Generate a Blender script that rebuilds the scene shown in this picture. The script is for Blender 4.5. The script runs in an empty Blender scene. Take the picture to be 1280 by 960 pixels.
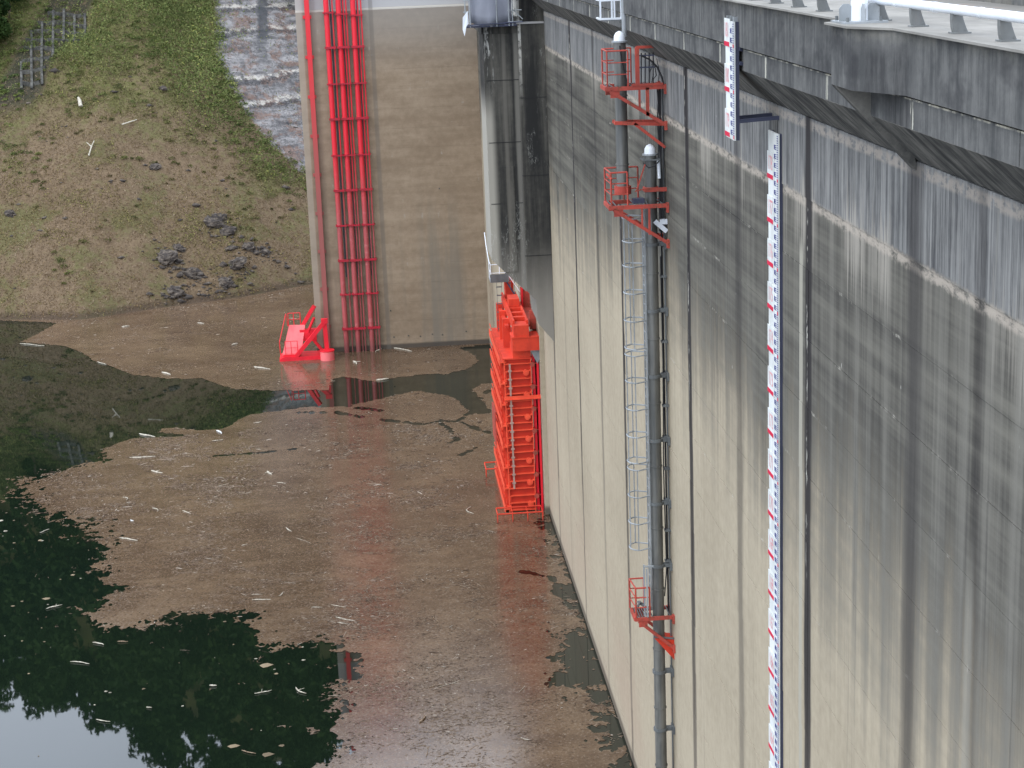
import bpy, bmesh, math, random
import numpy as np
from mathutils import Vector, Matrix, noise
random.seed(7); rng = np.random.default_rng(7)
S = bpy.context.scene
C = bpy.data.collections.new('place'); S.collection.children.link(C)
H = 32.0            # the camera stands 32 m above the reservoir; heights below are often written H - drop

# ------------------------------------------------------------------ camera
pitch, yaw, roll = math.atan(568/2260), math.radians(-4.2306), .0384
Rz = Matrix.Rotation(yaw, 3, 'Z')
Fv = Rz @ Vector((0, math.cos(pitch), -math.sin(pitch)))
Uv = Rz @ Vector((0, math.sin(pitch), math.cos(pitch)))
Rv = Rz @ Vector((1, 0, 0))
right = Rv*math.cos(roll) - Uv*math.sin(roll)
up = Rv*math.sin(roll) + Uv*math.cos(roll)
cam = bpy.data.objects.new('camera', bpy.data.cameras.new('camera')); S.collection.objects.link(cam)
M3 = Matrix((right, up, -Fv)).transposed()
cam.matrix_world = Matrix.Translation((0, 0, H)) @ M3.to_4x4()
cam.data.sensor_width = 36; cam.data.lens = 36*2260/1280
cam.data.clip_start = .5; cam.data.clip_end = 3000
S.camera = cam

# ------------------------------------------------------------------ sky and sun
SUN_EL, SUN_AZ = math.radians(48), math.radians(232)     # azimuth clockwise from +Y
w = bpy.data.worlds.new('World'); S.world = w; w.use_nodes = True
nt = w.node_tree; bg = nt.nodes['Background']
sky = nt.nodes.new('ShaderNodeTexSky'); sky.sky_type = 'NISHITA'; sky.sun_disc = False
sky.sun_elevation = SUN_EL; sky.sun_rotation = SUN_AZ
sky.air_density = 1.0; sky.dust_density = 4.0; sky.ozone_density = 1.0
# thin bright cloud over nearly the whole sky
tc = nt.nodes.new('ShaderNodeTexCoord'); cn_ = nt.nodes.new('ShaderNodeTexNoise'); cn_.inputs['Scale'].default_value = 2.2; cn_.inputs['Detail'].default_value = 5
nt.links.new(tc.outputs['Generated'], cn_.inputs['Vector'])
cr_ = nt.nodes.new('ShaderNodeMapRange'); cr_.inputs[1].default_value = .3; cr_.inputs[2].default_value = .7; cr_.inputs[3].default_value = .82; cr_.inputs[4].default_value = .97
nt.links.new(cn_.outputs[0], cr_.inputs[0])
mx = nt.nodes.new('ShaderNodeMix'); mx.data_type = 'RGBA'; mx.inputs[7].default_value = (20.2, 22.4, 26.2, 1)
nt.links.new(cr_.outputs[0], mx.inputs[0]); nt.links.new(sky.outputs[0], mx.inputs[6])
nt.links.new(mx.outputs[2], bg.inputs[0]); bg.inputs[1].default_value = .13
sl = bpy.data.lights.new('sun', 'SUN'); sl.energy = 1.0; sl.angle = math.radians(24); sl.color = (1, .95, .88)
so = bpy.data.objects.new('sun', sl); S.collection.objects.link(so)
sd = Vector((math.sin(SUN_AZ)*math.cos(SUN_EL), math.cos(SUN_AZ)*math.cos(SUN_EL), math.sin(SUN_EL)))
so.rotation_euler = (-sd).to_track_quat('-Z', 'Y').to_euler(); so.location = (-60, 0, 120)
S.view_settings.view_transform = 'Standard'; S.view_settings.look = 'None'
S.view_settings.exposure = -0.12; S.view_settings.gamma = 1

# ------------------------------------------------------------------ node helpers
class X:
    """a socket that can be used in arithmetic"""
    def __init__(s, t, sock): s.t, s.s = t, sock
    def _m(s, op, *a, clamp=False):
        n = s.t.nodes.new('ShaderNodeMath'); n.operation = op; n.use_clamp = clamp
        for i, v in enumerate((s,)+a):
            if isinstance(v, X): s.t.links.new(v.s, n.inputs[i])
            else: n.inputs[i].default_value = v
        return X(s.t, n.outputs[0])
    def __add__(s, o): return s._m('ADD', o)
    def __sub__(s, o): return s._m('SUBTRACT', o)
    def __mul__(s, o): return s._m('MULTIPLY', o)
    __rmul__ = __mul__; __radd__ = __add__
    def abs(s): return s._m('ABSOLUTE')
    def clamp(s): return s._m('ADD', 0., clamp=True)
    def max(s, o): return s._m('MAXIMUM', o)
    def min(s, o): return s._m('MINIMUM', o)
    def step(s, a, b, lo=0., hi=1.):
        n = s.t.nodes.new('ShaderNodeMapRange'); n.interpolation_type = 'SMOOTHSTEP'
        s.t.links.new(s.s, n.inputs[0])
        for i, v in enumerate((a, b, lo, hi)): n.inputs[1+i].default_value = v
        return X(s.t, n.outputs[0])
    def lin(s, a, b, lo=0., hi=1.):
        n = s.t.nodes.new('ShaderNodeMapRange'); s.t.links.new(s.s, n.inputs[0])
        for i, v in enumerate((a, b, lo, hi)): n.inputs[1+i].default_value = v
        return X(s.t, n.outputs[0])
class Mat:
    def __init__(s, name, rough=.8, spec=.3, metal=0.):
        s.m = bpy.data.materials.new(name); s.m.use_nodes = True; s.t = s.m.node_tree
        s.b = s.t.nodes['Principled BSDF']
        s.b.inputs['Roughness'].default_value = rough; s.b.inputs['Specular IOR Level'].default_value = spec
        s.b.inputs['Metallic'].default_value = metal
        g = s.t.nodes.new('ShaderNodeNewGeometry'); s.pos = g.outputs['Position']
        sp = s.t.nodes.new('ShaderNodeSeparateXYZ'); s.t.links.new(s.pos, sp.inputs[0])
        s.x, s.y, s.z = (X(s.t, o) for o in sp.outputs); s.z = s.z - H
    def vec(s, sx, sy, sz, off=0.):
        n = s.t.nodes.new('ShaderNodeMapping'); n.inputs['Scale'].default_value = (sx, sy, sz); n.inputs['Location'].default_value = (off, off*1.3, off*.7)
        s.t.links.new(s.pos, n.inputs[0]); return n.outputs[0]
    def noise(s, sx, sy, sz, detail=4, rough=.6, off=0.):
        n = s.t.nodes.new('ShaderNodeTexNoise'); n.inputs['Scale'].default_value = 1; n.inputs['Detail'].default_value = detail
        n.inputs['Roughness'].default_value = rough; s.t.links.new(s.vec(sx, sy, sz, off), n.inputs['Vector']); return X(s.t, n.outputs[0])
    def rgb(s, c):
        n = s.t.nodes.new('ShaderNodeRGB'); n.outputs[0].default_value = (*c, 1); return n.outputs[0]
    def mix(s, a, b, f):
        n = s.t.nodes.new('ShaderNodeMix'); n.data_type = 'RGBA'
        for i, v in ((6, a), (7, b)):
            if isinstance(v, tuple): n.inputs[i].default_value = (*v, 1)
            else: s.t.links.new(v, n.inputs[i])
        if isinstance(f, X): s.t.links.new(f.s, n.inputs[0])
        else: n.inputs[0].default_value = f
        return n.outputs[2]
    def col(s, c):
        if isinstance(c, tuple): s.b.inputs['Base Color'].default_value = (*c, 1)
        else: s.t.links.new(c, s.b.inputs['Base Color'])
        return s
    def attr(s, n):
        a = s.t.nodes.new('ShaderNodeAttribute'); a.attribute_name = n; return a.outputs['Color'], X(s.t, a.outputs['Fac'])
    def bump(s, h, dist=.02, strength=.5):
        n = s.t.nodes.new('ShaderNodeBump'); n.inputs['Distance'].default_value = dist; n.inputs['Strength'].default_value = strength
        s.t.links.new(h.s, n.inputs['Height']); s.t.links.new(n.outputs[0], s.b.inputs['Normal']); return s
    def rough(s, f): s.t.links.new(f.s, s.b.inputs['Roughness']); return s

JOINTS = [-6., 8., 22.3, 36.6, 50.9, 64.9, 79.7, 90.9, 96.6, 110., 124., 137.9]
LIFTS = [-3.95, -5.64] + [-7.14-1.5*i for i in range(18)]

def pulse(v, c, wd, soft):                        # 1 inside |v-c|<wd
    return (v - c).abs().step(wd, wd+soft, 1., 0.)

# dam face: pale below the usual waterline, dark with algae above, streaked by run-off
m = Mat('dam_concrete', .9, .08)
fine = m.noise(3, 3, 3, 6, .7); st1 = m.noise(1, 1.6, .035, 5, .65); st2 = m.noise(1, 6.5, .10, 5, .7, 5.)
st3 = m.noise(1, .45, .03, 3, .5, 11.); hz_ = m.noise(1, .06, 2.2, 5, .65, 3.); big = m.noise(.2, .12, .2, 3, .5, 9.)
zb = m.y.lin(20, 50, -12.6, -11.0) + m.y.lin(60, 80, 0., -1.2)
d = (m.z - zb) + (st1-.5)*6. + (st3-.5)*5. + (hz_-.5)*3.4
patch = m.noise(1, .16, .22, 4, .6, 51.)
dark = (d + (patch-.5)*5.).step(-4.0, 2.0)
cl = m.mix((.41, .352, .258), (.295, .250, .180), (fine*.55+big*.5+st1*.25).step(.45, .95))
cl = m.mix(cl, (.41, .305, .23), (m.z.step(-24, -31)*.4)*big.step(.35, .7))
cd = m.mix((.036, .035, .033), (.150, .142, .118), ((hz_*.62+st2*.22+st1*.2+patch*.35).step(.52, .90)))
c = m.mix(cl, cd, dark*.97)
grey = (m.z - zb).step(-6., 1.)*m.y.step(62, 24)
c = m.mix(c, (.19, .18, .155), grey*(st1.step(.3, .75)*.75))
# pale runs inside the dark zone
c = m.mix(c, (.25, .245, .205), (st2.step(.56, .74)*(st1.step(.50, .68)))*dark*m.z.step(-5.8, -9)*.75)
c = m.mix(c, (.06, .058, .056), (st2.step(.46, .30)*st3.step(.5, .35))*.45)
# upper lift: bluish with vertical streaks, drips of lime under its lower edge
ub = m.mix((.050, .051, .054), (.255, .252, .240), (st2*.50+m.noise(1, 15, .4, 5, .75, 2.)*.42+m.noise(1, .9, .5, 5, .7, 71.)*.30).step(.46, .74))
ub = m.mix(ub, (.31, .30, .26), m.noise(1, 5, .22, 4, .7, 21.).step(.60, .74)*.6)
c = m.mix(c, ub, (m.z + (hz_-.5)*.3).step(-5.68, -5.58)*.92)
drip = m.noise(1, 7, .05, 4, .65, 14.)
c = m.mix(c, (.36, .33, .28), (m.z + (drip-.5)*-5.2).step(-5.62, -5.30, 1, 0)*(m.z + (drip-.5)*4.6).step(-6.9, -6.0)*m.noise(1, .5, 0, 3, .6, 81.).step(.42, .62)*m.y.step(70, 20, .35, .75))
c = m.mix(c, (.33, .29, .245), pulse(m.z + (st2-.5)*.12, -4.10, .05, .09)*(m.noise(3, 3, 6, 4, .7, 61.).step(.35, .55)*.75))
c = m.mix(c, (.40, .35, .29), pulse(m.z + (st2-.5)*.2, -5.72, .04, .12)*(m.noise(2, 2, 6, 4, .7, 62.).step(.35, .55)*.8))
# thin lime lines on some lift joints
for zj, o in ((-7.14, 0), (-8.64, 1), (-10.14, 2), (-11.64, 3), (-13.14, 4), (-14.64, 5)):
    c = m.mix(c, (.55, .52, .44), pulse(m.z + (m.noise(0, 4, 0, 3, .6, o*4.)-.5)*.10, zj, .012, .03)*m.noise(0, .5, 0, 5, .8, o*7.+1).step(.54, .66)*.42)
# dark weeping stains on the contraction joints and between them
brk = m.noise(0, 2.5, .25, 3, .6, 31.)
for yj, wd, so_, k in ((22.3, .12, .5, .7), (36.6, .17, .20, .97), (50.9, .17, .18, .95), (64.9, .14, .20, .95), (79.7, .13, .16, .92), (91., .12, .3, .8),
                       (29.2, .08, .60, .66), (43.8, .12, .4, .55), (71.8, .08, .35, .55), (85.3, .08, .3, .3), (25.9, .05, .3, .4), (57.4, .04, .2, .25)):
    c = m.mix(c, (.036, .033, .033), pulse(m.y + (brk-.5)*.45, yj, wd*1.15, so_)*k*m.z.step(-31, -15, .45, 1.))
for yj in (36.6, 50.9, 64.9, 79.7, 90.9):
    c = m.mix(c, (.48, .46, .40), pulse(m.y + (brk-.5)*.5 + (fine-.5)*.3, yj+.12, .02, .05)*m.noise(0, .6, .6, 4, .75, yj).step(.52, .60)*m.z.step(-15, -11)*.8)
c = m.mix(c, (.36, .34, .28), pulse(m.y + (brk-.5)*.12, 37.25, .12, .06)*m.z.step(-6.4, -7.0)*m.z.step(-27, -20)*.8)
c = m.mix(c, (.30, .29, .25), pulse(m.y + (brk-.5)*.3, 26.1, .08, .2)*m.z.step(-9, -11)*.4)
c = m.mix(c, (.07, .055, .045), m.z.step(-31.45, -31.75)*.75)
c = m.mix(c, (.62, .60, .54), (m.noise(4, 4, 1.6, 2, .5, 40.).step(.77, .80))*dark*.6)
m.col(c); m.bump(fine + st2*.6, .02, .5); M_dam = m.m

# parapet, lip and soffit
m = Mat('parapet_concrete', .9, .08)
a = m.noise(2, 5, .5, 5, .7); b2 = m.noise(2.5, 2.5, 2.5, 6, .7); s4 = m.noise(1, .8, .15, 3, .6, 4.); s6 = m.noise(1, 12, .3, 4, .7, 17.)
c = m.mix((.066, .067, .066), (.175, .172, .162), (a*.45+b2*.3+s4*.3+s6*.15).step(.46, .80))
c = m.mix(c, (.032, .032, .034), pulse(m.y, 27.5, .5, .7)*m.z.step(-1.75, -2.2)*a.step(.35, .6)*.75)
c = m.mix(c, (.04, .04, .042), m.noise(1, .5, .9, 4, .65, 44.).step(.52, .68)*.6)
c = m.mix(c, (.085, .095, .04), (m.noise(.2, .9, .15, 3, .6, 8.).step(.66, .76))*m.z.step(-2.4, -1.8)*.6)
c = m.mix(c, (.20, .185, .15), m.z.step(-1.95, -1.70)*b2.step(.35, .7)*.6)
for yj in (26.9, 32.0, 37.0, 41.8, 46.6, 51.2, 56, 61, 66, 71, 76, 81, 86):
    c = m.mix(c, (.62, .60, .50), pulse(m.y+(b2-.5)*.18, yj, .035, .05)*m.z.step(-2.72, -2.76)*m.z.step(-3.18, -3.14)*s6.step(.3, .5)*.8)
c = m.mix(c, (.50, .46, .36), pulse(m.z, -2.70, .02, .02)*b2.step(.42, .62)*.8)
m.col(c); m.bump(b2, .015, .5); M_par = m.m
m = Mat('soffit_concrete', .9, .05)
a = m.noise(.5, 2.2, .5, 6, .75); b2 = m.noise(2, 2, 2, 5, .6)
c = m.mix((.060, .060, .058), (.27, .255, .225), (a*.8+b2*.3).step(.42, .78))
m.col(c); m.bump(b2, .02, .4); M_sof = m.m
m = Mat('groove_concrete', .9, .1); m.col((.03, .03, .03)); M_groove = m.m
m = Mat('road_surface', .9, .08)
a = m.noise(1.2, .5, 1, 5, .65); c = m.mix((.20, .19, .17), (.29, .275, .245), a.step(.35, .7))
c = m.mix(c, (.22, .15, .12), pulse(m.x, 11.0, .35, .3)*a.step(.4, .6)*.6); m.col(c); M_road = m.m

# tower concrete: brown-grey with faint board lines
m = Mat('tower_concrete', .9, .08)
a = m.noise(.25, 1, .9, 5, .6); b2 = m.noise(2, 2, 2, 6, .7); v = m.noise(1.3, 1, .06, 4, .6, 5.); hb = m.noise(.04, 1, 2.2, 4, .6, 2.); sq = m.noise(2.2, 1, .35, 4, .7, 12.)
c = m.mix((.215, .160, .108), (.315, .245, .172), (a*.5+hb*.18+b2*.4).step(.38, .74))
c = m.mix(c, (.235, .225, .205), m.z.step(-11, -5.5)*.6)
c = m.mix(c, (.13, .118, .098), (v.step(.5, .72)*.4)*m.z.step(-20, -27))
c = m.mix(c, (.19, .165, .13), pulse(m.x, 5.2, .7, 1.6)*m.z.step(-18, -26)*v.step(.3, .6)*.8)
c = m.mix(c, (.34, .315, .27), sq.step(.60, .72)*hb.step(.5, .6)*.5)
c = m.mix(c, (.40, .40, .40), m.z.step(-5.5, -5.3)*.75)
c = m.mix(c, (.40, .36, .30), pulse(m.x, -4.75, .22, .05)*.35)
c = m.mix(c, (.50, .47, .41), pulse(m.z + (b2-.5)*.06, -5.46, .06, .03)*.8)
c = m.mix(c, (.06, .052, .045), m.z.step(-31.5, -31.72)*.85)
c = m.mix(c, (.15, .10, .08), pulse(m.x, -3.95, .35, .25)*.25)
c = m.mix(c, (.13, .12, .105), pulse(m.x, .72, .10, .12)*.45)
m.col(c); m.bump(b2, .02, .4); M_tow = m.m

m = Mat('stained_buttress_concrete', .9, .05)
a = m.noise(1.8, 1.8, .10, 5, .65); b2 = m.noise(3, 3, 3, 5, .7); v2 = m.noise(.8, .8, .04, 3, .5, 8.); li = m.noise(3.2, 3.2, .7, 4, .75, 3.)
c = m.mix((.030, .030, .029), (.14, .132, .112), (a*.7+b2*.15+v2*.4).step(.50, .86))
c = m.mix(c, (.36, .34, .29), pulse(m.x + (a-.5)*.3, 6.05, .10, .35)*m.z.step(-7.5, -9.5)*.9)
c = m.mix(c, (.20, .19, .165), pulse(m.x + (a-.5)*.2, 7.55, .05, .14)*.75)
c = m.mix(c, (.15, .14, .12), pulse(m.x + (a-.5)*.2, 6.95, .03, .12)*.6)
c = m.mix(c, (.55, .55, .50), (li-.5).abs().step(.018, .006)*m.noise(.8, .8, .22, 4, .7, 2.).step(.54, .66)*.38)
c = m.mix(c, (.60, .58, .52), pulse(m.x, 7.74, .05, .04)*m.z.step(-9, -5)*b2.step(.35, .55)*.8)
c = m.mix(c, (.62, .61, .56), (pulse(m.x + (b2-.5)*.25, 6.2, .14, .12)*m.noise(5, 5, .8, 4, .7, 6.).step(.5, .6))*m.z.step(-8, -6)*.6)
c = m.mix(c, (.27, .25, .215), (m.z+(a-.5)*5.).step(-15.0, -19.8)*.85)
m.col(c); m.bump(b2, .02, .5); M_but = m.m

def paint(name, c1, c2, rough=.42, spec=.4, rust=0., scale=1.5, rc=(.12, .06, .035)):
    m = Mat(name, rough, spec); n = m.noise(scale, scale, scale*.5, 5, .65); n2 = m.noise(7, 7, 5, 4, .7, 3.)
    c = m.mix(c1, c2, n.step(.35, .7))
    if rust: c = m.mix(c, (.11, .045, .03), m.z.step(-31.7, -32.0)*.7); c = m.mix(c, (.20, .06, .04), m.noise(5, 5, .7, 4, .7, 77.).step(.58, .74)*rust*.9)
    if rust: c = m.mix(c, rc, n2.step(.66-rust*.2, .72)*.85)
    m.col(c); m.bump(n2, .004, .4); return m.m
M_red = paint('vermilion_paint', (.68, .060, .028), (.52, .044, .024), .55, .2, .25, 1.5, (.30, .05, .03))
M_redl = paint('vermilion_lit_edge_paint', (.82, .098, .046), (.70, .075, .036), .5, .25)  # lighter copy of the gate red: worn, lit look of the ribs put into colour
M_redb = paint('vermilion_painted_shade', (.52, .042, .022), (.44, .036, .020), .55, .2)  # darker copy of the gate red: shade between the ribs put into colour
M_redd = paint('weathered_red_paint', (.46, .070, .048), (.30, .055, .040), .6, .3, .8)
m = Mat('red_pipe_paint', .45, .4)
n = m.noise(1, 1, 2.5, 4, .6); fade = (m.z + (n-.5)*2.2).step(-15, -23)
c = m.mix((.66, .018, .034), (.36, .085, .085), fade*.9)
c = m.mix(c, (.50, .20, .19), (n.step(.55, .7)*fade)*.5)
c = m.mix(c, (.16, .06, .05), m.noise(6, 6, .8, 4, .7, 7.).step(.56, .70)*.55)
c = m.mix(c, (.10, .06, .05), m.z.step(-30.2, -31.9)*.6); m.col(c); M_pipe = m.m
M_clamp = paint('dark_red_clamp_paint', (.40, .012, .03), (.30, .02, .03), .5, .3)
m = Mat('faded_rail_paint', .6, .3); n = m.noise(2, 2, .6, 4, .6)
c = m.mix((.62, .03, .04), (.26, .10, .085), (m.z+(n-.5)*4).step(-6, -22)*.9); m.col(c); M_rail = m.m
M_crim = paint('crimson_float_paint', (.74, .016, .030), (.62, .014, .028), .4, .35)
M_pink = paint('sunbleached_red_paint', (.80, .17, .17), (.74, .11, .12), .5, .3)
M_galv = paint('galvanised_steel', (.30, .32, .33), (.20, .215, .22), .45, .5, .1)
M_strip = paint('dusty_pinkish_steel', (.42, .27, .22), (.34, .22, .18), .6, .3)
M_galvd = paint('dull_galvanised_steel', (.13, .14, .14), (.085, .09, .09), .5, .4, .2)
M_white = paint('white_paint', (.74, .77, .80), (.66, .70, .74), .4, .5)
M_wst = paint('staff_white_plate', (.72, .74, .72), (.52, .54, .52), .5, .3, .3, 1.2, (.45, .44, .38))
M_blue = paint('staff_blue_ink', (.012, .02, .17), (.015, .025, .2), .5, .3)
M_inkred = paint('staff_red_ink', (.62, .015, .06), (.55, .02, .06), .5, .3)
M_pinkink = paint('faded_staff_red_ink', (.70, .25, .27), (.72, .38, .38), .5, .3)
M_navy = paint('painted_steel_navy', (.055, .06, .10), (.04, .045, .07), .5, .3)
M_black = paint('black_cable_sheath', (.018, .018, .02), (.025, .025, .028), .6, .3)
M_tarp = paint('grey_tarpaulin', (.19, .20, .235), (.24, .25, .285), .6, .3, 0, .5)
M_post = paint('grey_cast_post', (.17, .175, .17), (.12, .125, .12), .55, .4, .2, 3, (.25, .24, .2))

m = Mat('grey_pole_steel', .38, .5, .25)
n = m.noise(8, 8, .5, 4, .6); n2 = m.noise(1, 1, .5, 3, .6)
c = m.mix((.085, .087, .082), (.20, .195, .175), (n*.5+n2*.5).step(.35, .7)); m.col(c); M_pole = m.m

# water: near black green, mirror smooth
m = Mat('reservoir_water', .015, .5); m.b.inputs['IOR'].default_value = 1.56
n = m.noise(.05, .05, 1, 3, .5); m.col(m.mix((.004, .008, .006), (.007, .012, .006), n))
m.bump(m.noise(.8, .8, 1, 2, .5), .004, .15); M_water = m.m
# scum of bark and needles lying wet on the surface
m = Mat('wet_debris_scum', .16, .5); m.b.inputs['IOR'].default_value = 1.5
n1 = m.noise(.12, .12, 1, 4, .55); n2 = m.noise(2.2, 2.2, 1, 6, .72, 4.); n3 = m.noise(9, 9, 1, 4, .75, 9.); n4 = m.noise(.5, .9, 1, 4, .6, 2.)
c = m.mix((.082, .049, .028), (.142, .092, .054), (n1*.5+n4*.5).step(.36, .66))
c = m.mix(c, (.055, .034, .024), n2.step(.44, .30)*.6)
c = m.mix(c, (.25, .20, .155), n3.step(.54, .68)*.65)
c = m.mix(c, (.030, .019, .014), n3.step(.45, .34)*.75)
m.col(c); m.rough((n2*.5+n3*.5).lin(.3, .7, .08, .24)); m.bump(n3 + n2, .004, .28); M_scum = m.m

# ground of the bank
m = Mat('bank_earth', .95, .1)
rc, rf = m.attr('rock')
n1 = m.noise(.22, .22, .22, 4, .6); n2 = m.noise(1.5, 1.5, 1.5, 6, .7); n3 = m.noise(6, 6, 6, 4, .7); hb = m.noise(.25, .3, 2.0, 5, .65, 6.)
c = m.mix((.105, .074, .045), (.175, .125, .078), (n2*.5+n3*.5).step(.35, .65))
c = m.mix(c, (.085, .092, .03), (n1*.6+n2*.4).step(.47, .6)*.6)
c = m.mix(c, (.10, .115, .03), m.z.step(-20, -9)*n2.step(.3, .6)*.7)
rk = m.mix((.085, .082, .082), (.27, .255, .245), (hb*.6+n2*.45).step(.38, .68))
rk = m.mix(rk, (.05, .05, .052), m.noise(1.2, .6, .35, 4, .7, 13.).step(.62, .7)*.7)
rk = m.mix(rk, (.16, .10, .075), m.noise(.4, .4, .6, 5, .75, 16.).step(.48, .60)*.75)
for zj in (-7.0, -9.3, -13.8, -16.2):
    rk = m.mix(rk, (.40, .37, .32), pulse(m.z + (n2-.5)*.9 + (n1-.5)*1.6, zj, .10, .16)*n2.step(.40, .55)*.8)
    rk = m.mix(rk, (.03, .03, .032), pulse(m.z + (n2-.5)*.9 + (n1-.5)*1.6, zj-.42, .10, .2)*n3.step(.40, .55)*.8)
rk = m.mix(rk, (.035, .033, .034), (m.noise(.9, .9, 1.4, 5, .75, 33.)-.5).abs().step(.022, .004)*.8)
rk = m.mix(rk, (.05, .052, .055), pulse(m.x + (n2-.5)*1.2, -10.6, .35, .35)*m.z.step(-13, -9)*.85)
c = m.mix(c, (.028, .027, .022), pulse(m.x + (m.y-192)*-.42, -32.2, 2.0, 1.4)*pulse(m.y, 192, 6.5, 2.)*n2.step(.25, .5)*.85)
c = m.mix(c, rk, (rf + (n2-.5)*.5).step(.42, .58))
c = m.mix(c, (.05, .035, .026), m.z.step(-31.2, -31.75)*.7)
m.col(c); m.bump(n2 + n3*.5, .08, .6); M_bank = m.m
m = Mat('dark_boulder', .9, .2); n = m.noise(2, 2, 5, 5, .7); m.col(m.mix((.045, .038, .034), (.17, .14, .11), n.step(.42, .7))); m.bump(n, .06, .6); M_rock = m.m
m = Mat('leaves', .8, .06); cc, _ = m.attr('col'); m.col(cc); M_leaf = m.m
m = Mat('bark', .9, .1); n = m.noise(5, 5, 1.5, 4, .6); m.col(m.mix((.05, .038, .028), (.11, .085, .06), n)); M_bark = m.m
m = Mat('bleached_wood', .8, .2); n = m.noise(9, 9, 9, 4, .6); m.col(m.mix((.27, .235, .18), (.52, .48, .39), n.step(.35, .6))); M_wood = m.m
m = Mat('brown_wood', .8, .2); n = m.noise(9, 9, 9, 4, .6); m.col(m.mix((.12, .08, .05), (.30, .22, .15), n.step(.35, .65))); M_woodb = m.m
m = Mat('lattice_concrete', .9, .2); n = m.noise(2, 2, 2, 5, .7); m.col(m.mix((.045, .044, .040), (.12, .115, .10), n.step(.35, .7))); M_lat = m.m
m = Mat('floating_plastic', .4, .4); m.col((.62, .64, .62)); M_plas = m.m

# ------------------------------------------------------------------ mesh helpers
class MB:
    def __init__(s): s.v = []; s.f = []; s.sm = False
    def poly(s, V, F): k = len(s.v); s.v += [tuple(p) for p in V]; s.f += [tuple(i+k for i in q) for q in F]; return s
    def box(s, x0, x1, y0, y1, z0, z1):
        V = [(x, y, z) for x in (x0, x1) for y in (y0, y1) for z in (z0, z1)]
        return s.poly(V, [(0, 1, 3, 2), (4, 6, 7, 5), (0, 4, 5, 1), (2, 3, 7, 6), (0, 2, 6, 4), (1, 5, 7, 3)])
    def beam(s, a, b, w, h=None, upv=(0, 0, 1)):
        h = h or w; a = Vector(a); b = Vector(b); d = (b-a).normalized(); u = Vector(upv)
        if abs(d.dot(u)) > .97: u = Vector((0, 1, 0))
        r = d.cross(u).normalized()*(w/2); u = r.cross(d).normalized()*(h/2)
        V = [p+i*r+j*u for p in (a, b) for i, j in ((-1, -1), (1, -1), (1, 1), (-1, 1))]
        return s.poly(V, [(3, 2, 1, 0), (4, 5, 6, 7), (0, 1, 5, 4), (1, 2, 6, 5), (2, 3, 7, 6), (3, 0, 4, 7)])
    def tube(s, pts, r, n=8, caps=True):
        P = [Vector(p) for p in pts]; rs = r if isinstance(r, (list, tuple)) else [r]*len(P); rings = []
        V = []; F = []
        u = None
        for i, p in enumerate(P):
            d = (P[min(i+1, len(P)-1)]-P[max(i-1, 0)]).normalized()
            if u is None: u = d.orthogonal().normalized()
            u = (u - d*u.dot(d)).normalized(); q = d.cross(u)
            V += [p + (u*math.cos(2*math.pi*k/n)+q*math.sin(2*math.pi*k/n))*rs[i] for k in range(n)]
        for i in range(len(P)-1):
            for k in range(n):
                a, b = i*n+k, i*n+(k+1) % n; F.append((a, b, b+n, a+n))
        if caps: F.append(tuple(range(n))[::-1]); F.append(tuple((len(P)-1)*n+k for k in range(n)))
        s.sm = n >= 8; return s.poly(V, F)
    def prism(s, pts, axis, a, b):                # polygon extruded along an axis
        n = len(pts); V = []
        for t in (a, b):
            for p, q in pts: V.append((t, p, q) if axis == 0 else (p, t, q) if axis == 1 else (p, q, t))
        F = [tuple(range(n)), tuple(range(2*n-1, n-1, -1))] + [(i, i+n, (i+1) % n+n, (i+1) % n) for i in range(n)]
        return s.poly(V, F)
    def build(s, name, mat, parent=None, loc=(0, 0, 0), fix=True):
        me = bpy.data.meshes.new(name); me.from_pydata([tuple(v) for v in s.v], [], s.f); me.materials.append(mat)
        if fix:
            bm = bmesh.new(); bm.from_mesh(me); bmesh.ops.recalc_face_normals(bm, faces=bm.faces); bm.to_mesh(me); bm.free()
        if s.sm:
            me.polygons.foreach_set('use_smooth', [True]*len(me.polygons))
            try: me.set_sharp_from_angle(angle=math.radians(40))
            except Exception: pass
        o = bpy.data.objects.new(name, me); C.objects.link(o); o.location = loc
        if parent: o.parent = parent
        return o
def tag(o, label=None, cat=None, group=None, kind=None):
    if label: o['label'] = label
    if cat: o['category'] = cat
    if group: o['group'] = group
    if kind: o['kind'] = kind
    return o
def thing(name, label, cat, loc=(0, 0, 0), group=None):
    o = bpy.data.objects.new(name, None); C.objects.link(o); o.location = loc; o.empty_display_size = .3
    return tag(o, label, cat, group)
def B(x0, x1, y0, y1, z0, z1, name, mat, par): return MB().box(x0, x1, y0, y1, H+z0, H+z1).build(name, mat, par)
def Z(p): return (p[0], p[1], H+p[2])
def npmesh(name, V, F, mat, cols=None, parent=None, smooth=False):
    me = bpy.data.meshes.new(name); nv, nf = len(V), len(F); k = F.shape[1]
    me.vertices.add(nv); me.vertices.foreach_set('co', V.astype(np.float32).ravel())
    me.loops.add(nf*k); me.loops.foreach_set('vertex_index', F.astype(np.int32).ravel())
    me.polygons.add(nf); me.polygons.foreach_set('loop_start', np.arange(0, nf*k, k, dtype=np.int32))
    if smooth: me.polygons.foreach_set('use_smooth', np.ones(nf, bool))
    me.update(); me.materials.append(mat)
    if cols is not None:
        at = me.color_attributes.new('col', 'FLOAT_COLOR', 'POINT')
        at.data.foreach_set('color', np.hstack([cols, np.ones((nv, 1))]).astype(np.float32).ravel())
    o = bpy.data.objects.new(name, me); C.objects.link(o)
    if parent: o.parent = parent
    return o

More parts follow.
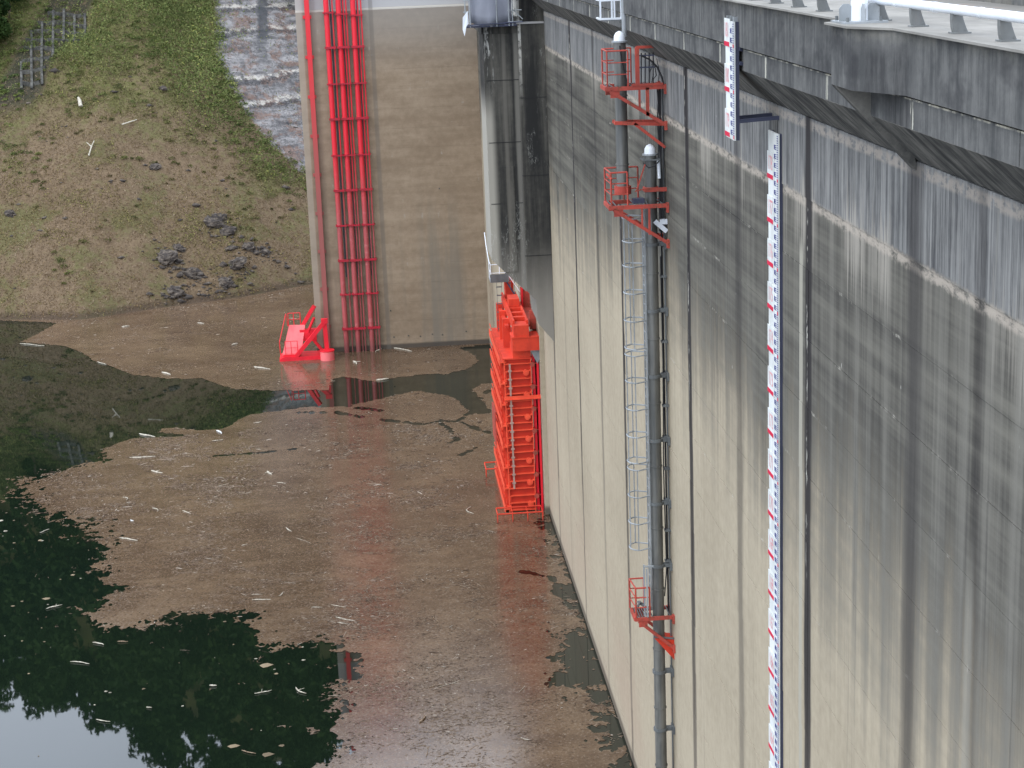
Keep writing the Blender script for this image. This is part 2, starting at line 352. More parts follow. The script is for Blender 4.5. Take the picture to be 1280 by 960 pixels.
# ------------------------------------------------------------------ water, bank and hill
tag(MB().poly([(-900, -400, 0), (900, -400, 0), (900, 900, 0), (-900, 900, 0)], [(0, 1, 2, 3)]).build('water', M_water),
    'dark green still reservoir water with reflections', None, None, 'structure')
SX = [-600, -60, -33.5, -26, -19.6, -12.6, -6.3, 5, 60]; SY = [250, 165, 160.8, 158.9, 162.4, 165.3, 170, 175, 190]
def nz(a, b, f, s=0.): return noise.noise(Vector((a*f+s, b*f-s, s)))
def hill(x, y):
    t = y - np.interp(x, SX, SY)
    n = nz(x, y, .13)*.9 + nz(x, y, .4, 3.)*.35 + nz(x, y, 1.1, 7.)*.16
    z = t*.72 + n*min(1., max(0., t/6.))
    if t < 1.5: z += .12*nz(x, y, 1.7, 5.)*(1 if t > 0 else 0)
    cr = 1.0 + .12*nz(x, 0, .035, 4.)
    top = np.interp(x, [-170, -90, -62, -48, -36, -24, -14, -7, 10, 60], [60, 62, 62, 72, 96, 112, 108, 78, 62, 70])*cr
    if t > 42: z += (t-42)*.12
    k = max(0., z-top+8); z = z - k*k/(k+14.) if k > 0 else z
    return z
xs = np.concatenate([np.arange(-190, -46, 4.), np.arange(-46, 6, .45), np.arange(6, 80, 4.)])
ys = np.concatenate([np.arange(150, 207, .45), np.arange(207, 330, 5.)])
V = np.array([(x, y, hill(x, y)) for y in ys for x in xs])
nx = len(xs)
def inpoly(px, py, P):
    r = np.zeros(len(px), bool); n = len(P)
    for i in range(n):
        x1, y1 = P[i]; x2, y2 = P[(i+1) % n]
        cnd = ((y1 > py) != (y2 > py)) & (px < (x2-x1)*(py-y1)/(y2-y1+1e-12)+x1); r ^= cnd
    return r
def sdist(px, py, P, closed=True):
    dm = np.full(len(px), 1e9); n = len(P)
    for i in range(n if closed else n-1):
        x1, y1 = P[i]; x2, y2 = P[(i+1) % n]; dx, dy = x2-x1, y2-y1
        t = np.clip(((px-x1)*dx+(py-y1)*dy)/(dx*dx+dy*dy+1e-12), 0, 1)
        dm = np.minimum(dm, np.hypot(px-x1-t*dx, py-y1-t*dy))
    return np.where(inpoly(px, py, P), dm, -dm) if closed else dm
ROCKP = [(-15.6, 203), (-15.2, 192.5), (-13.2, 188), (-12.4, 186.5), (-10, 184), (-7.6, 182.5), (-4, 181.5), (0, 181), (0, 204), (-3, 215), (-15, 215)]
sdr = sdist(V[:, 0], V[:, 1], ROCKP)
rock = np.clip(.5 + sdr*.35, 0, 1)
# rock ledges: step the surface inside the bare area
led = np.array([max(0., math.sin(z*1.9+nz(x, y, .2)*3))*.5 + nz(x, z, .8, 5.)*.45 + nz(x*2, z, 1.6, 1.)*.2 for x, y, z in V])
V[:, 2] += np.clip(sdr, 0, 1)*led
F = np.array([(j*nx+i, j*nx+i+1, (j+1)*nx+i+1, (j+1)*nx+i) for j in range(len(ys)-1) for i in range(nx-1)])
ho = npmesh('hillside', V, F, M_bank, smooth=True); tag(ho, 'steep brown earth bank with a bare grey rock face beside the tower', None, None, 'structure')
at = ho.data.attributes.new('rock', 'FLOAT_COLOR', 'POINT')
at.data.foreach_set('color', np.stack([rock, rock, rock, np.ones_like(rock)], 1).astype(np.float32).ravel())

def hills(xa, ya): return np.array([hill(float(a), float(b)) for a, b in zip(xa, ya)])
def quads(P, size, asp, tilt=1.0, upb=0.):
    """random leaf quads at the points P"""
    n = len(P); a = rng.normal(size=(n, 3)); a[:, 2] *= tilt; a /= np.linalg.norm(a, axis=1)[:, None]
    b = rng.normal(size=(n, 3)); b[:, 2] += upb; b -= a*(a*b).sum(1)[:, None]; b /= np.linalg.norm(b, axis=1)[:, None]
    s = size[:, None]; a = a*s*asp; b = b*s
    V = np.stack([P-a-b*.9, P+a*.7-b, P+a*.35+b, P-a*.5+b*.8], 1).reshape(-1, 3)
    return V, np.arange(n*4).reshape(-1, 4)

# low vegetation of the bank
N = 300000
px = rng.uniform(-44, 1, N); py = rng.uniform(158, 203, N)
t = py - np.interp(px, SX, SY)
cl = np.array([nz(a, b, .16, 2.)+.6*nz(a, b, .55, 9.)+.5*nz(a, b, 1.6, 4.) for a, b in zip(px, py)])
inr = sdist(px, py, ROCKP)
green = np.clip(1-np.abs(inr+1.2)/(5.5+2.5*cl), 0, 1)*(inr < 1.5)*.8 + np.clip((px+27)/8, 0, 1)*np.clip((t-12)/10, 0, 1)*.55 + np.clip((t-21)/10, 0, 1)*.85 + np.clip((-27-px)/6, 0, 1)*np.clip((t-12)/10, 0, 1)*.3   # lush beside the rock and higher up
lush = np.clip(green + (cl)*.55, 0, 1.3)
inlat = inpoly(px, py, [(-37, 184.5), (-32, 185), (-31, 190), (-28, 192.5), (-27.5, 199.5), (-34.5, 199.5), (-35.5, 192)])
keep = (t > .12) & (~inlat | (rng.uniform(0, 1, N) < .12)) & ((lush*.65+.30+cl*.35) > rng.uniform(0, 1, N)*1.0) & ((inr < .2+1.6*cl) | (rng.uniform(0, 1, N) < .16*np.clip(cl*2.5-.2, 0, 1)+.02))
px, py, t, cl, lush = px[keep], py[keep], t[keep], cl[keep], lush[keep]
n = len(px); hgt = rng.uniform(0, 1, n)**1.5*(.12+.75*np.clip(lush, 0, 1)**2)
P = np.stack([px, py, hills(px, py)+.03+hgt], 1)
r = rng.uniform(0, 1, (n, 1)); L = np.clip(lush, 0, 1)[:, None]
dry = np.array([.125, .080, .042])*(1-r) + np.array([.22, .148, .076])*r
grn = np.array([.062, .085, .026])*(1-r) + np.array([.165, .185, .065])*r
yel = np.array([.26, .25, .07])
col = dry*(1-L**.8) + grn*L**.8
ym = (rng.uniform(0, 1, (n, 1)) < .03+.05*L)*np.clip(cl[:, None]*2+.6, 0, 1)
col = col*(1-ym*.7) + yel*ym*.7
col *= rng.uniform(.7, 1.2, (n, 1))*(1+.45*np.clip(cl[:, None], -.6, .6))
V, F = quads(P, rng.uniform(.035, .10, n)*(1+.5*L[:, 0]), .42, 1.2, .6)
tag(npmesh('bank_vegetation', V, F, M_leaf, np.repeat(col, 4, 0)), 'dry grass and low green weeds covering the bank', 'vegetation', None, 'stuff')
# bushy tufts
nb = 900; bx_ = rng.uniform(-42, -2, nb*4); by_ = rng.uniform(161, 202, nb*4); tb = by_-np.interp(bx_, SX, SY)
ib = sdist(bx_, by_, ROCKP); wv = np.array([nz(a, b, .2, 12.) for a, b in zip(bx_, by_)])
lb = np.clip(1-np.abs(ib+1.2)/6., 0, 1) + np.clip((tb-18)/10, 0, 1)*.6 + np.clip((-33-bx_)/3, 0, 1)*np.clip((tb-14)/6, 0, 1) + .10 + wv*.8
kk = (tb > 1.5) & (ib < .6) & (rng.uniform(0, 1, nb*4) < lb*.55); bx_, by_, lb, tb = bx_[kk], by_[kk], np.clip(lb[kk], 0, 1), tb[kk]; nb = len(bx_)
per = 70; rr_ = rng.uniform(.18, .55, nb)*(.5+.7*lb); e_ = rng.normal(size=(nb, per, 3)); e_ /= np.linalg.norm(e_, axis=2)[..., None]; e_[..., 2] = np.abs(e_[..., 2])
P = np.stack([bx_, by_, hills(bx_, by_)], 1)[:, None, :] + e_*(rr_[:, None]*rng.uniform(.5, 1.0, (nb, per)))[..., None]*np.array([1.2, 1.2, .85])
P = P.reshape(-1, 3); q_ = np.repeat(np.arange(nb), per); f_ = rng.uniform(0, 1, (nb, 1)); L3 = lb[:, None]**.7
bc = (np.array([[.12, .088, .045]])*(1-L3) + (np.array([[.045, .075, .022]])*(1-f_)+np.array([[.15, .175, .05]])*f_)*L3)[q_]*rng.uniform(.7, 1.25, (nb*per, 1))
V, F = quads(P, rng.uniform(.04, .10, nb*per), .5, 1., .3)
tag(npmesh('bank_tufts', V, F, M_leaf, np.repeat(bc, 4, 0)), 'bushy weed tufts growing over the bank, thickest beside the rock face', 'vegetation', None, 'stuff')
# loose rubble
n = 520; c_ = rng.integers(0, 9, n); RC = np.array([(-15, 172), (-12.5, 170.3), (-13, 168), (-10.4, 171), (-19.2, 167.6), (-17, 166.6), (-18.4, 164.2), (-14, 166.2), (-15.5, 164.8)])
px = RC[c_, 0]+rng.normal(0, .9, n); py = RC[c_, 1]+rng.normal(0, .7, n); k = rng.uniform(0, 1, n) < .25; px[k] = rng.uniform(-38, -6, k.sum()); py[k] = rng.uniform(161, 188, k.sum())
kk = (py-np.interp(px, SX, SY)) > .2; px, py = px[kk], py[kk]; n = len(px); sz = rng.exponential(.09, n)+.05; hz0 = hills(px, py)
oc = np.array([[1, 0, 0], [0, 1, 0], [-1, 0, 0], [0, -1, 0], [0, 0, 1], [0, 0, -1]], float)
V = (np.stack([px, py, hz0], 1)[:, None] + (oc[None]+rng.uniform(-.35, .35, (n, 6, 3)))*sz[:, None, None]*np.array([1.4, 1., .7])).reshape(-1, 3)
F = (np.arange(n)*6)[:, None, None] + np.array([[0, 1, 4], [1, 2, 4], [2, 3, 4], [3, 0, 4], [1, 0, 5], [2, 1, 5], [3, 2, 5], [0, 3, 5]])[None]
tag(npmesh('rock_rubble', V, F.reshape(-1, 3), M_rock), 'small broken stones strewn round the boulders on the bank', 'rubble', None, 'stuff')
# dead grass litter on the dry part
n = 45000
px = rng.uniform(-44, -4, n); py = rng.uniform(159, 200, n); kk = (py-np.interp(px, SX, SY) > .05) & (sdist(px, py, ROCKP) < 0)
px, py = px[kk], py[kk]; n = len(px)
V, F = quads(np.stack([px, py, hills(px, py)+.05], 1), rng.uniform(.05, .16, n), .18, .5, 0)
r = rng.uniform(0, 1, (n, 1)); col = np.array([.12, .085, .06])*(1-r)+np.array([.33, .25, .17])*r
tag(npmesh('grass_litter', V, F, M_leaf, np.repeat(col, 4, 0)), 'dry straw and twigs lying on the bank', 'litter', None, 'stuff')

# trees ---------------------------------------------------------------
def crown_pts(n, cx, cy, cz, rx, rz, seed):
    rr = np.random.default_rng(seed); nb = 26
    d = rr.normal(size=(nb, 3)); d /= np.linalg.norm(d, axis=1)[:, None]
    c = d*np.array([rx, rx, rz])*rr.uniform(.35, .9, (nb, 1)); q = rr.integers(0, nb, n)
    e = rr.normal(size=(n, 3)); e /= np.linalg.norm(e, axis=1)[:, None]
    br = rr.uniform(.22, .42, nb)[q][:, None]*np.array([rx, rx, rz*.7])
    return np.array([cx, cy, cz]) + c[q] + e*br*rr.uniform(.6, 1.05, (n, 1)), q
def tree_cols(n, q, seed, base, hi):
    rr = np.random.default_rng(seed); f = rr.uniform(0, 1, 40)[q][:, None]*.6 + rr.uniform(0, 1, (n, 1))*.4
    return np.array(base)*(1-f)+np.array(hi)*f
def trunk_mb(x, y, z, h, r):
    mb = MB(); mb.tube([(x, y, z-.6), (x+.1, y, z+h*.35), (x-.15, y+.1, z+h*.8)], [r, r*.7, r*.25], 7)
    for k in range(5):
        a = k*1.3; zz = z+h*(.35+.09*k); mb.tube([(x, y, zz), (x+math.cos(a)*h*.16, y+math.sin(a)*h*.16, zz+h*.13)], [r*.3, r*.08], 5)
    return mb
TREES = [(-37.9, 190.6, 8, 2.9, 'dark broadleaf tree cut by the left edge of the photo, above the weedy gully'), (-36.4, 195.2, 8, 2.7, 'dark tree just left of the concrete lattice at the top left'),
         (-32.6, 200.6, 8, 2.7, 'dark spreading tree directly above the concrete slope lattice'), (-28.6, 199.3, 7, 2.5, 'tree with a patch of yellowing leaves right of the lattice top'),
         (-25.0, 198.9, 7, 2.3, 'low dark tree above the middle of the weedy bank'), (-21.8, 200.6, 7, 2.3, 'small dark tree nearest the bare rock face at the top edge')]
for i, (x, y, h, rx, lab) in enumerate(TREES):
    z = hill(x, y); tr = thing('broadleaf_tree', lab, 'tree', (x, y, z), 'trees along the top of the bank')
    n = 9000; P, q = crown_pts(n, 0, 0, h*.55, rx, h*.5, 50+i)
    P[:, 2] = np.maximum(P[:, 2], -.3+rng.uniform(0, .8, n))
    V, F = quads(P, rng.uniform(.10, .24, n), .6)
    cc_ = tree_cols(n, q, 80+i, (.010, .024, .008), (.040, .066, .016))
    if i == 3: cc_ = np.where((q % 5 == 0)[:, None], np.array([[.28, .20, .03]]), cc_)
    npmesh('crown', V, F, M_leaf, np.repeat(cc_, 4, 0), tr)
    trunk_mb(0, 0, 0, h*.8, .2).build('trunk', M_bark, tr)
Vs, Fs, Cs, off = [], [], [], 0; k = 0
for y0 in np.arange(206, 300, 8.5):
    for x0 in np.arange(-120, 16, 7.5 if y0 < 285 else 6.5):
        x = x0+random.uniform(-3, 3); y = y0+random.uniform(-3, 3); z = hill(x, y); h = random.uniform(8, 14)
        n = 900 if y < 245 else 1300; P, q = crown_pts(n, x, y, z+h*.5, random.uniform(3.4, 5.2), h*.55, 500+k); k += 1
        v, f = quads(P, rng.uniform(.28, .62, n), .7); Vs.append(v); Fs.append(f+off); off += len(v)
        Cs.append(np.repeat(tree_cols(n, q, k, (.010, .026, .008), (.042, .072, .016)), 4, 0))
tag(npmesh('forest', np.vstack(Vs), np.vstack(Fs), M_leaf, np.vstack(Cs)), 'dense dark green woodland on the hill above the bank, mirrored in the water', 'woodland', None, 'stuff')

# boulders on the bank
ROCKS = [(-15.0, 172.2, 1.15, 'largest dark boulder on the bank, upper rock of the group near the tower'), (-13.8, 171.4, .8, 'dark boulder touching the lower right of the largest one'),
         (-11.9, 170.6, .75, 'flat purple-grey boulder nearest the grey rock face'), (-13.1, 168.4, .95, 'low dark outcrop below the two upper boulders'),
         (-10.4, 171.2, .55, 'small boulder with a white stick beside it, rightmost on the bank'), (-19.4, 167.6, 1.15, 'long slanting ledge of dark rock with a yellow weed, left group'),
         (-18.3, 168.9, .6, 'small slab of rock at the upper end of the slanting ledge'), (-16.9, 166.8, 1.0, 'blocky dark boulder right of the slanting ledge'),
         (-18.5, 164.4, .85, 'broken grey rock lowest in the left group near the shoreline'), (-14.0, 166.5, .8, 'low grey rock half sunk at the shoreline'),
         (-20.8, 177.0, .6, 'lone small dark stone in the middle of the brown bank'), (-33.9, 171.5, .55, 'lone pale grey stone at the left edge of the bank')]
for i, (x, y, s, lab) in enumerate(ROCKS):
    bm = bmesh.new(); bmesh.ops.create_icosphere(bm, subdivisions=3, radius=1)
    for v in bm.verts:
        p = v.co.copy(); n_ = noise.cell_vector(p*2.4+Vector((i*5, 0, 0))); v.co = p*(.62+.42*n_.length*.8) + n_*.22
        v.co.x *= 1.05*s; v.co.y *= .8*s; v.co.z *= .55*s; v.co += Vector(noise.noise_vector(p*3+Vector((i, 0, 0))))*.14*s
    me = bpy.data.meshes.new('boulder'); bm.to_mesh(me); bm.free(); me.materials.append(M_rock)
    o = bpy.data.objects.new('boulder', me); C.objects.link(o); o.location = (x, y, hill(x, y)-.08*s); o.rotation_euler = (.5, random.uniform(-.4, .4), random.uniform(-.6, .6))
    tag(o, lab, 'rock', 'boulders on the bank')

# concrete lattice on the slope above the bank
lat = thing('slope_lattice', 'grid of grey concrete beams holding the slope at the upper left', 'retaining grid', (-31, 192, hill(-31, 192)))
lx, ly, lz = lat.location
def on(x, y, dz=.12): return Vector((x-lx, y-ly, hill(x, y)+dz-lz))
LAT = [[(-32.53, 195.68), (-31.5, 195.39), (-30.47, 195.09), (-29.44, 194.8), (-28.42, 194.51)], [(-33.51, 194.6), (-32.47, 194.3), (-31.43, 194.01), (-30.39, 193.71), (-29.34, 193.35), (-28.3, 193.06)], [(-34.22, 193.44), (-33.25, 193.23), (-32.27, 192.94), (-31.29, 192.65), (-30.33, 192.43), (-29.35, 192.14), (-28.38, 191.85)], [(-34.42, 192.16), (-33.49, 191.95), (-32.54, 191.66), (-31.59, 191.37), (-30.66, 191.16), (-29.71, 190.87), (-28.77, 190.58)], [(-34.44, 190.8), (-33.42, 190.57), (-32.38, 190.28), (-31.34, 189.99)], [(-34.56, 189.51), (-33.56, 189.29), (-32.56, 189.0), (-31.55, 188.71)], [(-34.59, 188.31), (-33.27, 188.0), (-31.94, 187.61)], [(-34.3, 187.02), (-33.39, 186.81), (-32.49, 186.6)], [(-34.63, 189.43), (-34.47, 187.88), (-34.3, 186.33)], [(-33.98, 193.42), (-33.84, 192.14), (-33.73, 190.93), (-33.61, 189.72), (-33.48, 188.51), (-33.36, 187.31), (-33.24, 186.11)], [(-32.99, 194.42), (-32.88, 193.21), (-32.76, 192.01), (-32.65, 190.81), (-32.54, 189.68), (-32.42, 188.48), (-32.32, 187.36), (-32.2, 186.17)], [(-31.96, 195.83), (-31.85, 194.62), (-31.73, 193.34), (-31.62, 192.14), (-31.51, 190.93), (-31.4, 189.73), (-31.29, 188.53)], [(-30.86, 195.71), (-30.75, 194.5), (-30.64, 193.22), (-30.54, 192.01), (-30.42, 190.73)], [(-29.7, 194.89), (-29.57, 193.36), (-29.45, 191.89), (-29.33, 190.43)], [(-28.58, 194.52), (-28.47, 193.06), (-28.36, 191.6)]]
for L_ in LAT:
    mb = MB()
    for a, b in zip(L_[:-1], L_[1:]): mb.beam(on(*a, .10), on(*b, .10), .24, .42)
    mb.build('lattice_beam', M_lat, lat)

# ------------------------------------------------------------------ floating scum
#@@WATER
WA = [(-53.69, 167.81), (-33.47, 160.4), (-28.19, 158.0), (-28.57, 156.09), (-30.01, 150.72), (-25.98, 148.2), (-24.31, 145.71), (-22.9, 142.51), (-20.17, 138.29), (-19.03, 136.44), (-16.1, 134.46), (-13.35, 133.81), (-12.18, 131.78), (-11.0, 130.04), (-8.61, 129.01), (-5.69, 128.33), (-3.83, 128.14), (-3.58, 131.51), (-2.81, 131.83), (-0.44, 129.77), (1.35, 130.84), (3.15, 131.17), (4.93, 131.0), (6.5, 132.17), (7.56, 134.55), (7.55, 136.19), (6.31, 139.58), (8.7, 140.14), (11.86, 141.11), (14.54, 141.93), (11.85, 117.39), (8.28, 127.72), (7.1, 127.51), (6.42, 125.99), (6.61, 123.62), (7.05, 121.72), (7.21, 119.28), (6.43, 119.03), (5.8, 120.46), (5.39, 122.99), (4.74, 124.74), (2.41, 126.69), (0.08, 125.12), (-2.75, 123.5), (-5.56, 123.69), (-9.4, 122.58), (-10.83, 119.31), (-12.71, 119.31), (-13.86, 120.18), (-15.22, 120.27), (-15.31, 119.06), (-13.11, 117.78), (-16.83, 117.99), (-18.41, 115.99), (-18.13, 113.13), (-20.79, 111.35), (-22.02, 109.87), (-22.98, 109.73), (-22.11, 106.24), (-19.74, 101.89), (-17.63, 100.0), (-16.91, 97.45), (-15.49, 94.75), (-15.41, 91.91), (-13.93, 88.5), (-15.01, 87.55), (-15.44, 85.84), (-14.49, 83.73), (-12.67, 82.99), (-11.62, 83.85), (-10.84, 83.82), (-9.1, 83.83), (-8.15, 84.09), (-7.06, 83.46), (-6.52, 80.47), (-5.77, 78.87), (-4.31, 79.29), (-3.13, 79.88), (-2.63, 78.32), (-2.0, 77.54), (-2.14, 76.63), (-1.86, 75.67), (-2.49, 74.53), (-2.62, 73.16), (-2.74, 71.68), (-2.98, 69.73), (-2.7, 67.93), (-3.15, 66.26), (-3.19, 59.9), (-27.01, 63.54)]
WB = [(8.67, 94.84), (8.83, 93.01), (8.87, 90.1), (8.95, 86.39), (8.95, 82.95), (8.87, 80.29), (7.65, 78.97), (7.46, 75.9), (7.25, 73.4), (7.85, 71.91), (8.51, 70.62), (8.58, 68.6), (8.53, 66.33), (8.03, 63.91), (7.4, 58.28), (9.37, 57.98), (8.95, 64.6), (9.07, 79.74), (9.04, 95.77)]
CRK = [[(7.67, 125.7), (6.17, 121.92)], [(-5.96, 122.24), (-3.29, 121.64), (-0.55, 119.32), (2.65, 117.16), (3.75, 117.94), (5.08, 117.44), (6.27, 114.94), (6.85, 114.22)], [(6.03, 119.76), (4.92, 117.48)], [(3.74, 117.53), (4.29, 115.58), (4.68, 112.94), (4.12, 112.29)], [(4.74, 109.38), (5.74, 110.82)], [(-2.19, 122.93), (-0.52, 121.89)], [(6.59, 87.43), (8.04, 86.32), (8.16, 83.65), (8.56, 81.93)], [(-10.86, 112.51), (-7.8, 112.6), (-5.77, 113.1)], [(-2.58, 123.46), (-1.74, 122.61), (-0.41, 121.65)]]
DRIFT = [
  (0.76, 140.96, 2.49, 139.1, 0.121, 'w', 'long pale stick lying under the tower wall right of the pipe bundles'),
  (-0.34, 139.8, 0.32, 141.65, 0.165, 'w', 'white block of wood at the foot of the right pipe bundle'),
  (-2.16, 136.91, -1.85, 135.76, 0.154, 'w', 'small V shaped white branch on the scum below the pipe bundles'),
  (-0.44, 130.27, 0.51, 130.54, 0.154, 'w', 'white stick at the edge of the dark water strip under the pipe bundles'),
  (-9.74, 136.86, -8.46, 135.75, 0.132, 'w', 'pale stick on the upper scum below and left of the red float'),
  (-11.99, 145.01, -11.57, 145.5, 0.165, 'w', 'short white chip on the upper scum left of the red float'),
  (-16.81, 136.7, -16.05, 135.73, 0.143, 'w', 'white stick at the lower edge of the upper scum field'),
  (-18.65, 144.03, -17.44, 144.6, 0.066, 'b', 'thin brown stick in the middle of the upper scum field'),
  (-22.09, 154.76, -21.43, 154.91, 0.11, 'w', 'small white stick near the shoreline, left end of the upper scum'),
  (-15.59, 154.73, -15.0, 154.25, 0.11, 'w', 'small white stick just below the shoreline at mid bank'),
  (-29.89, 150.08, -27.68, 148.62, 0.077, 'w', 'thin white stick on the pointed left tip of the upper scum'),
  (-22.33, 141.53, -21.5, 140.5, 0.077, 'w', 'pale twig on the curved edge of the upper scum'),
  (-16.46, 118.91, -15.29, 117.86, 0.122, 'w', 'bright white log in the green water above the big scum field'),
  (-16.41, 113.13, -14.78, 113.16, 0.101, 'w', 'long white log at the upper left edge of the big scum field'),
  (-14.68, 109.91, -13.92, 109.23, 0.094, 'w', 'tapered pale branch below the two long logs'),
  (-11.26, 118.58, -10.87, 117.69, 0.122, 'p', 'small grey-green plastic piece above the big scum field'),
  (-11.38, 116.03, -10.67, 116.26, 0.065, 'w', 'white twig beside the grey-green plastic piece'),
  (-8.87, 119.91, -8.34, 120.21, 0.079, 'w', 'short white stick near the upper edge of the big scum field'),
  (-7.39, 108.22, -7.06, 107.46, 0.13, 'w', 'cluster of white chips in the upper middle of the big scum field'),
  (-10.25, 105.61, -9.61, 106.14, 0.032, 'w', 'slanting pale twig left of the middle of the big scum field'),
  (-6.69, 105.71, -6.15, 105.43, 0.048, 'w', 'white stick right of the slanting pale twig'),
  (-9.49, 107.29, -9.27, 107.58, 0.122, 'b', 'orange-brown chip in the upper middle of the big scum field'),
  (-15.77, 104.64, -15.49, 103.95, 0.048, 'w', 'curled white twig at the ragged left side of the big scum field'),
  (-13.79, 102.07, -13.39, 101.38, 0.052, 'w', 'small white bent twig right of the curled one'),
  (-11.95, 101.25, -11.43, 100.54, 0.056, 'w', 'forked white twig left of the middle of the big scum field'),
  (-14.79, 100.03, -14.58, 99.84, 0.068, 'p', 'tiny bright white plastic bit on the scum'),
  (-14.99, 96.94, -13.94, 96.19, 0.08, 'w', 'pale bark slab at the left of the big scum field'),
  (-19.66, 98.69, -19.23, 99.31, 0.056, 'w', 'pale stick in the dark water at the ragged left fringe'),
  (-5.79, 96.97, -5.45, 96.2, 0.052, 'w', 'short white chip in the middle of the big scum field'),
  (-8.11, 94.27, -7.82, 94.48, 0.06, 'w', 'double white chip left of the field centre'),
  (-5.19, 95.05, -4.37, 93.95, 0.016, 'w', 'long thin curved twig in the middle of the big scum field'),
  (4.69, 98.68, 4.78, 97.33, 0.052, 'w', 'bent white stick floating left of the foot of the red gate'),
  (2.09, 99.05, 2.61, 99.4, 0.032, 'b', 'brown stick left of the bent white one by the red gate'),
  (-4.21, 100.46, -3.65, 100.2, 0.036, 'b', 'pinkish brown stick in the centre of the big scum field'),
  (-7.08, 85.76, -6.12, 85.7, 0.06, 'w', 'thick white stick near the lower edge of the big scum field'),
  (-7.16, 86.57, -6.59, 86.47, 0.032, 'w', 'thinner white stick just above the thick one'),
  (-5.7, 86.07, -5.56, 86.62, 0.052, 'w', 'short upright white stick right of the thick one'),
  (-4.09, 84.22, -3.54, 84.12, 0.036, 'w', 'white stick at the left of the stick cluster'),
  (-3.12, 84.38, -2.4, 83.92, 0.036, 'w', 'upper right white stick of the stick cluster'),
  (-2.86, 82.71, -1.93, 82.01, 0.048, 'w', 'white stick lowest in the stick cluster'),
  (-2.78, 81.96, -2.24, 81.65, 0.036, 'w', 'pale stick under the lowest white one of the cluster'),
  (1.49, 73.33, 2.86, 74.14, 0.02, 'w', 'long pale branch low in the middle of the scum'),
  (1.28, 73.54, 2.14, 73.83, 0.028, 'b', 'dark twig crossing behind the long pale branch'),
  (1.91, 71.9, 2.83, 72.42, 0.024, 'b', 'brown branch below the long pale branch'),
  (0.75, 69.98, 1.07, 70.56, 0.09, 'b', 'lump of brown wood low in the middle of the scum'),
  (1.98, 82.58, 2.04, 81.2, 0.028, 'b', 'curved brown twig below the middle of the scum'),
  (4.41, 80.99, 4.71, 79.9, 0.02, 'b', 'thin brown twig to the left of the red reflection'),
  (5.15, 72.37, 5.45, 73.0, 0.02, 'w', 'pale twig in the red reflection low in the picture'),
  (0.89, 66.61, 1.05, 67.47, 0.02, 'b', 'dark twig at the bottom edge of the picture'),
  (4.82, 67.83, 5.19, 67.54, 0.032, 'w', 'pale stick at the bottom in the red reflection'),
  (-6.32, 74.13, -5.57, 74.35, 0.052, 'w', 'pale curved branch in the dark water at lower middle'),
  (-4.53, 74.52, -4.05, 73.75, 0.068, 'w', 'twisted pale root in the dark water beside the scum'),
  (-15.03, 79.23, -14.1, 78.79, 0.052, 'w', 'pale stick in the dark water at lower left'),
  (-13.15, 81.34, -12.65, 81.25, 0.068, 'b', 'brown leaf-like bark piece in the dark water below the scum'),
  (-14.32, 81.45, -13.75, 81.05, 0.068, 'w', 'pale bark piece left of the brown one in the dark water'),
  (-6.53, 68.48, -5.93, 68.08, 0.048, 'b', 'brownish stick in the dark water near the bottom edge'),
  (-17.3, 86.39, -16.58, 86.82, 0.068, 'w', 'clump of pale twigs in the dark water at the left'),
  (-12.95, 72.56, -12.3, 72.21, 0.044, 'w', 'pale stick floating on the mirrored tree tops'),
  (-10.92, 73.46, -10.67, 73.34, 0.06, 'w', 'small pale chip right of the mirrored sky'),
  (-8.36, 75.35, -8.04, 75.29, 0.08, 'w', 'pale oval chip in the middle of the dark water'),
]

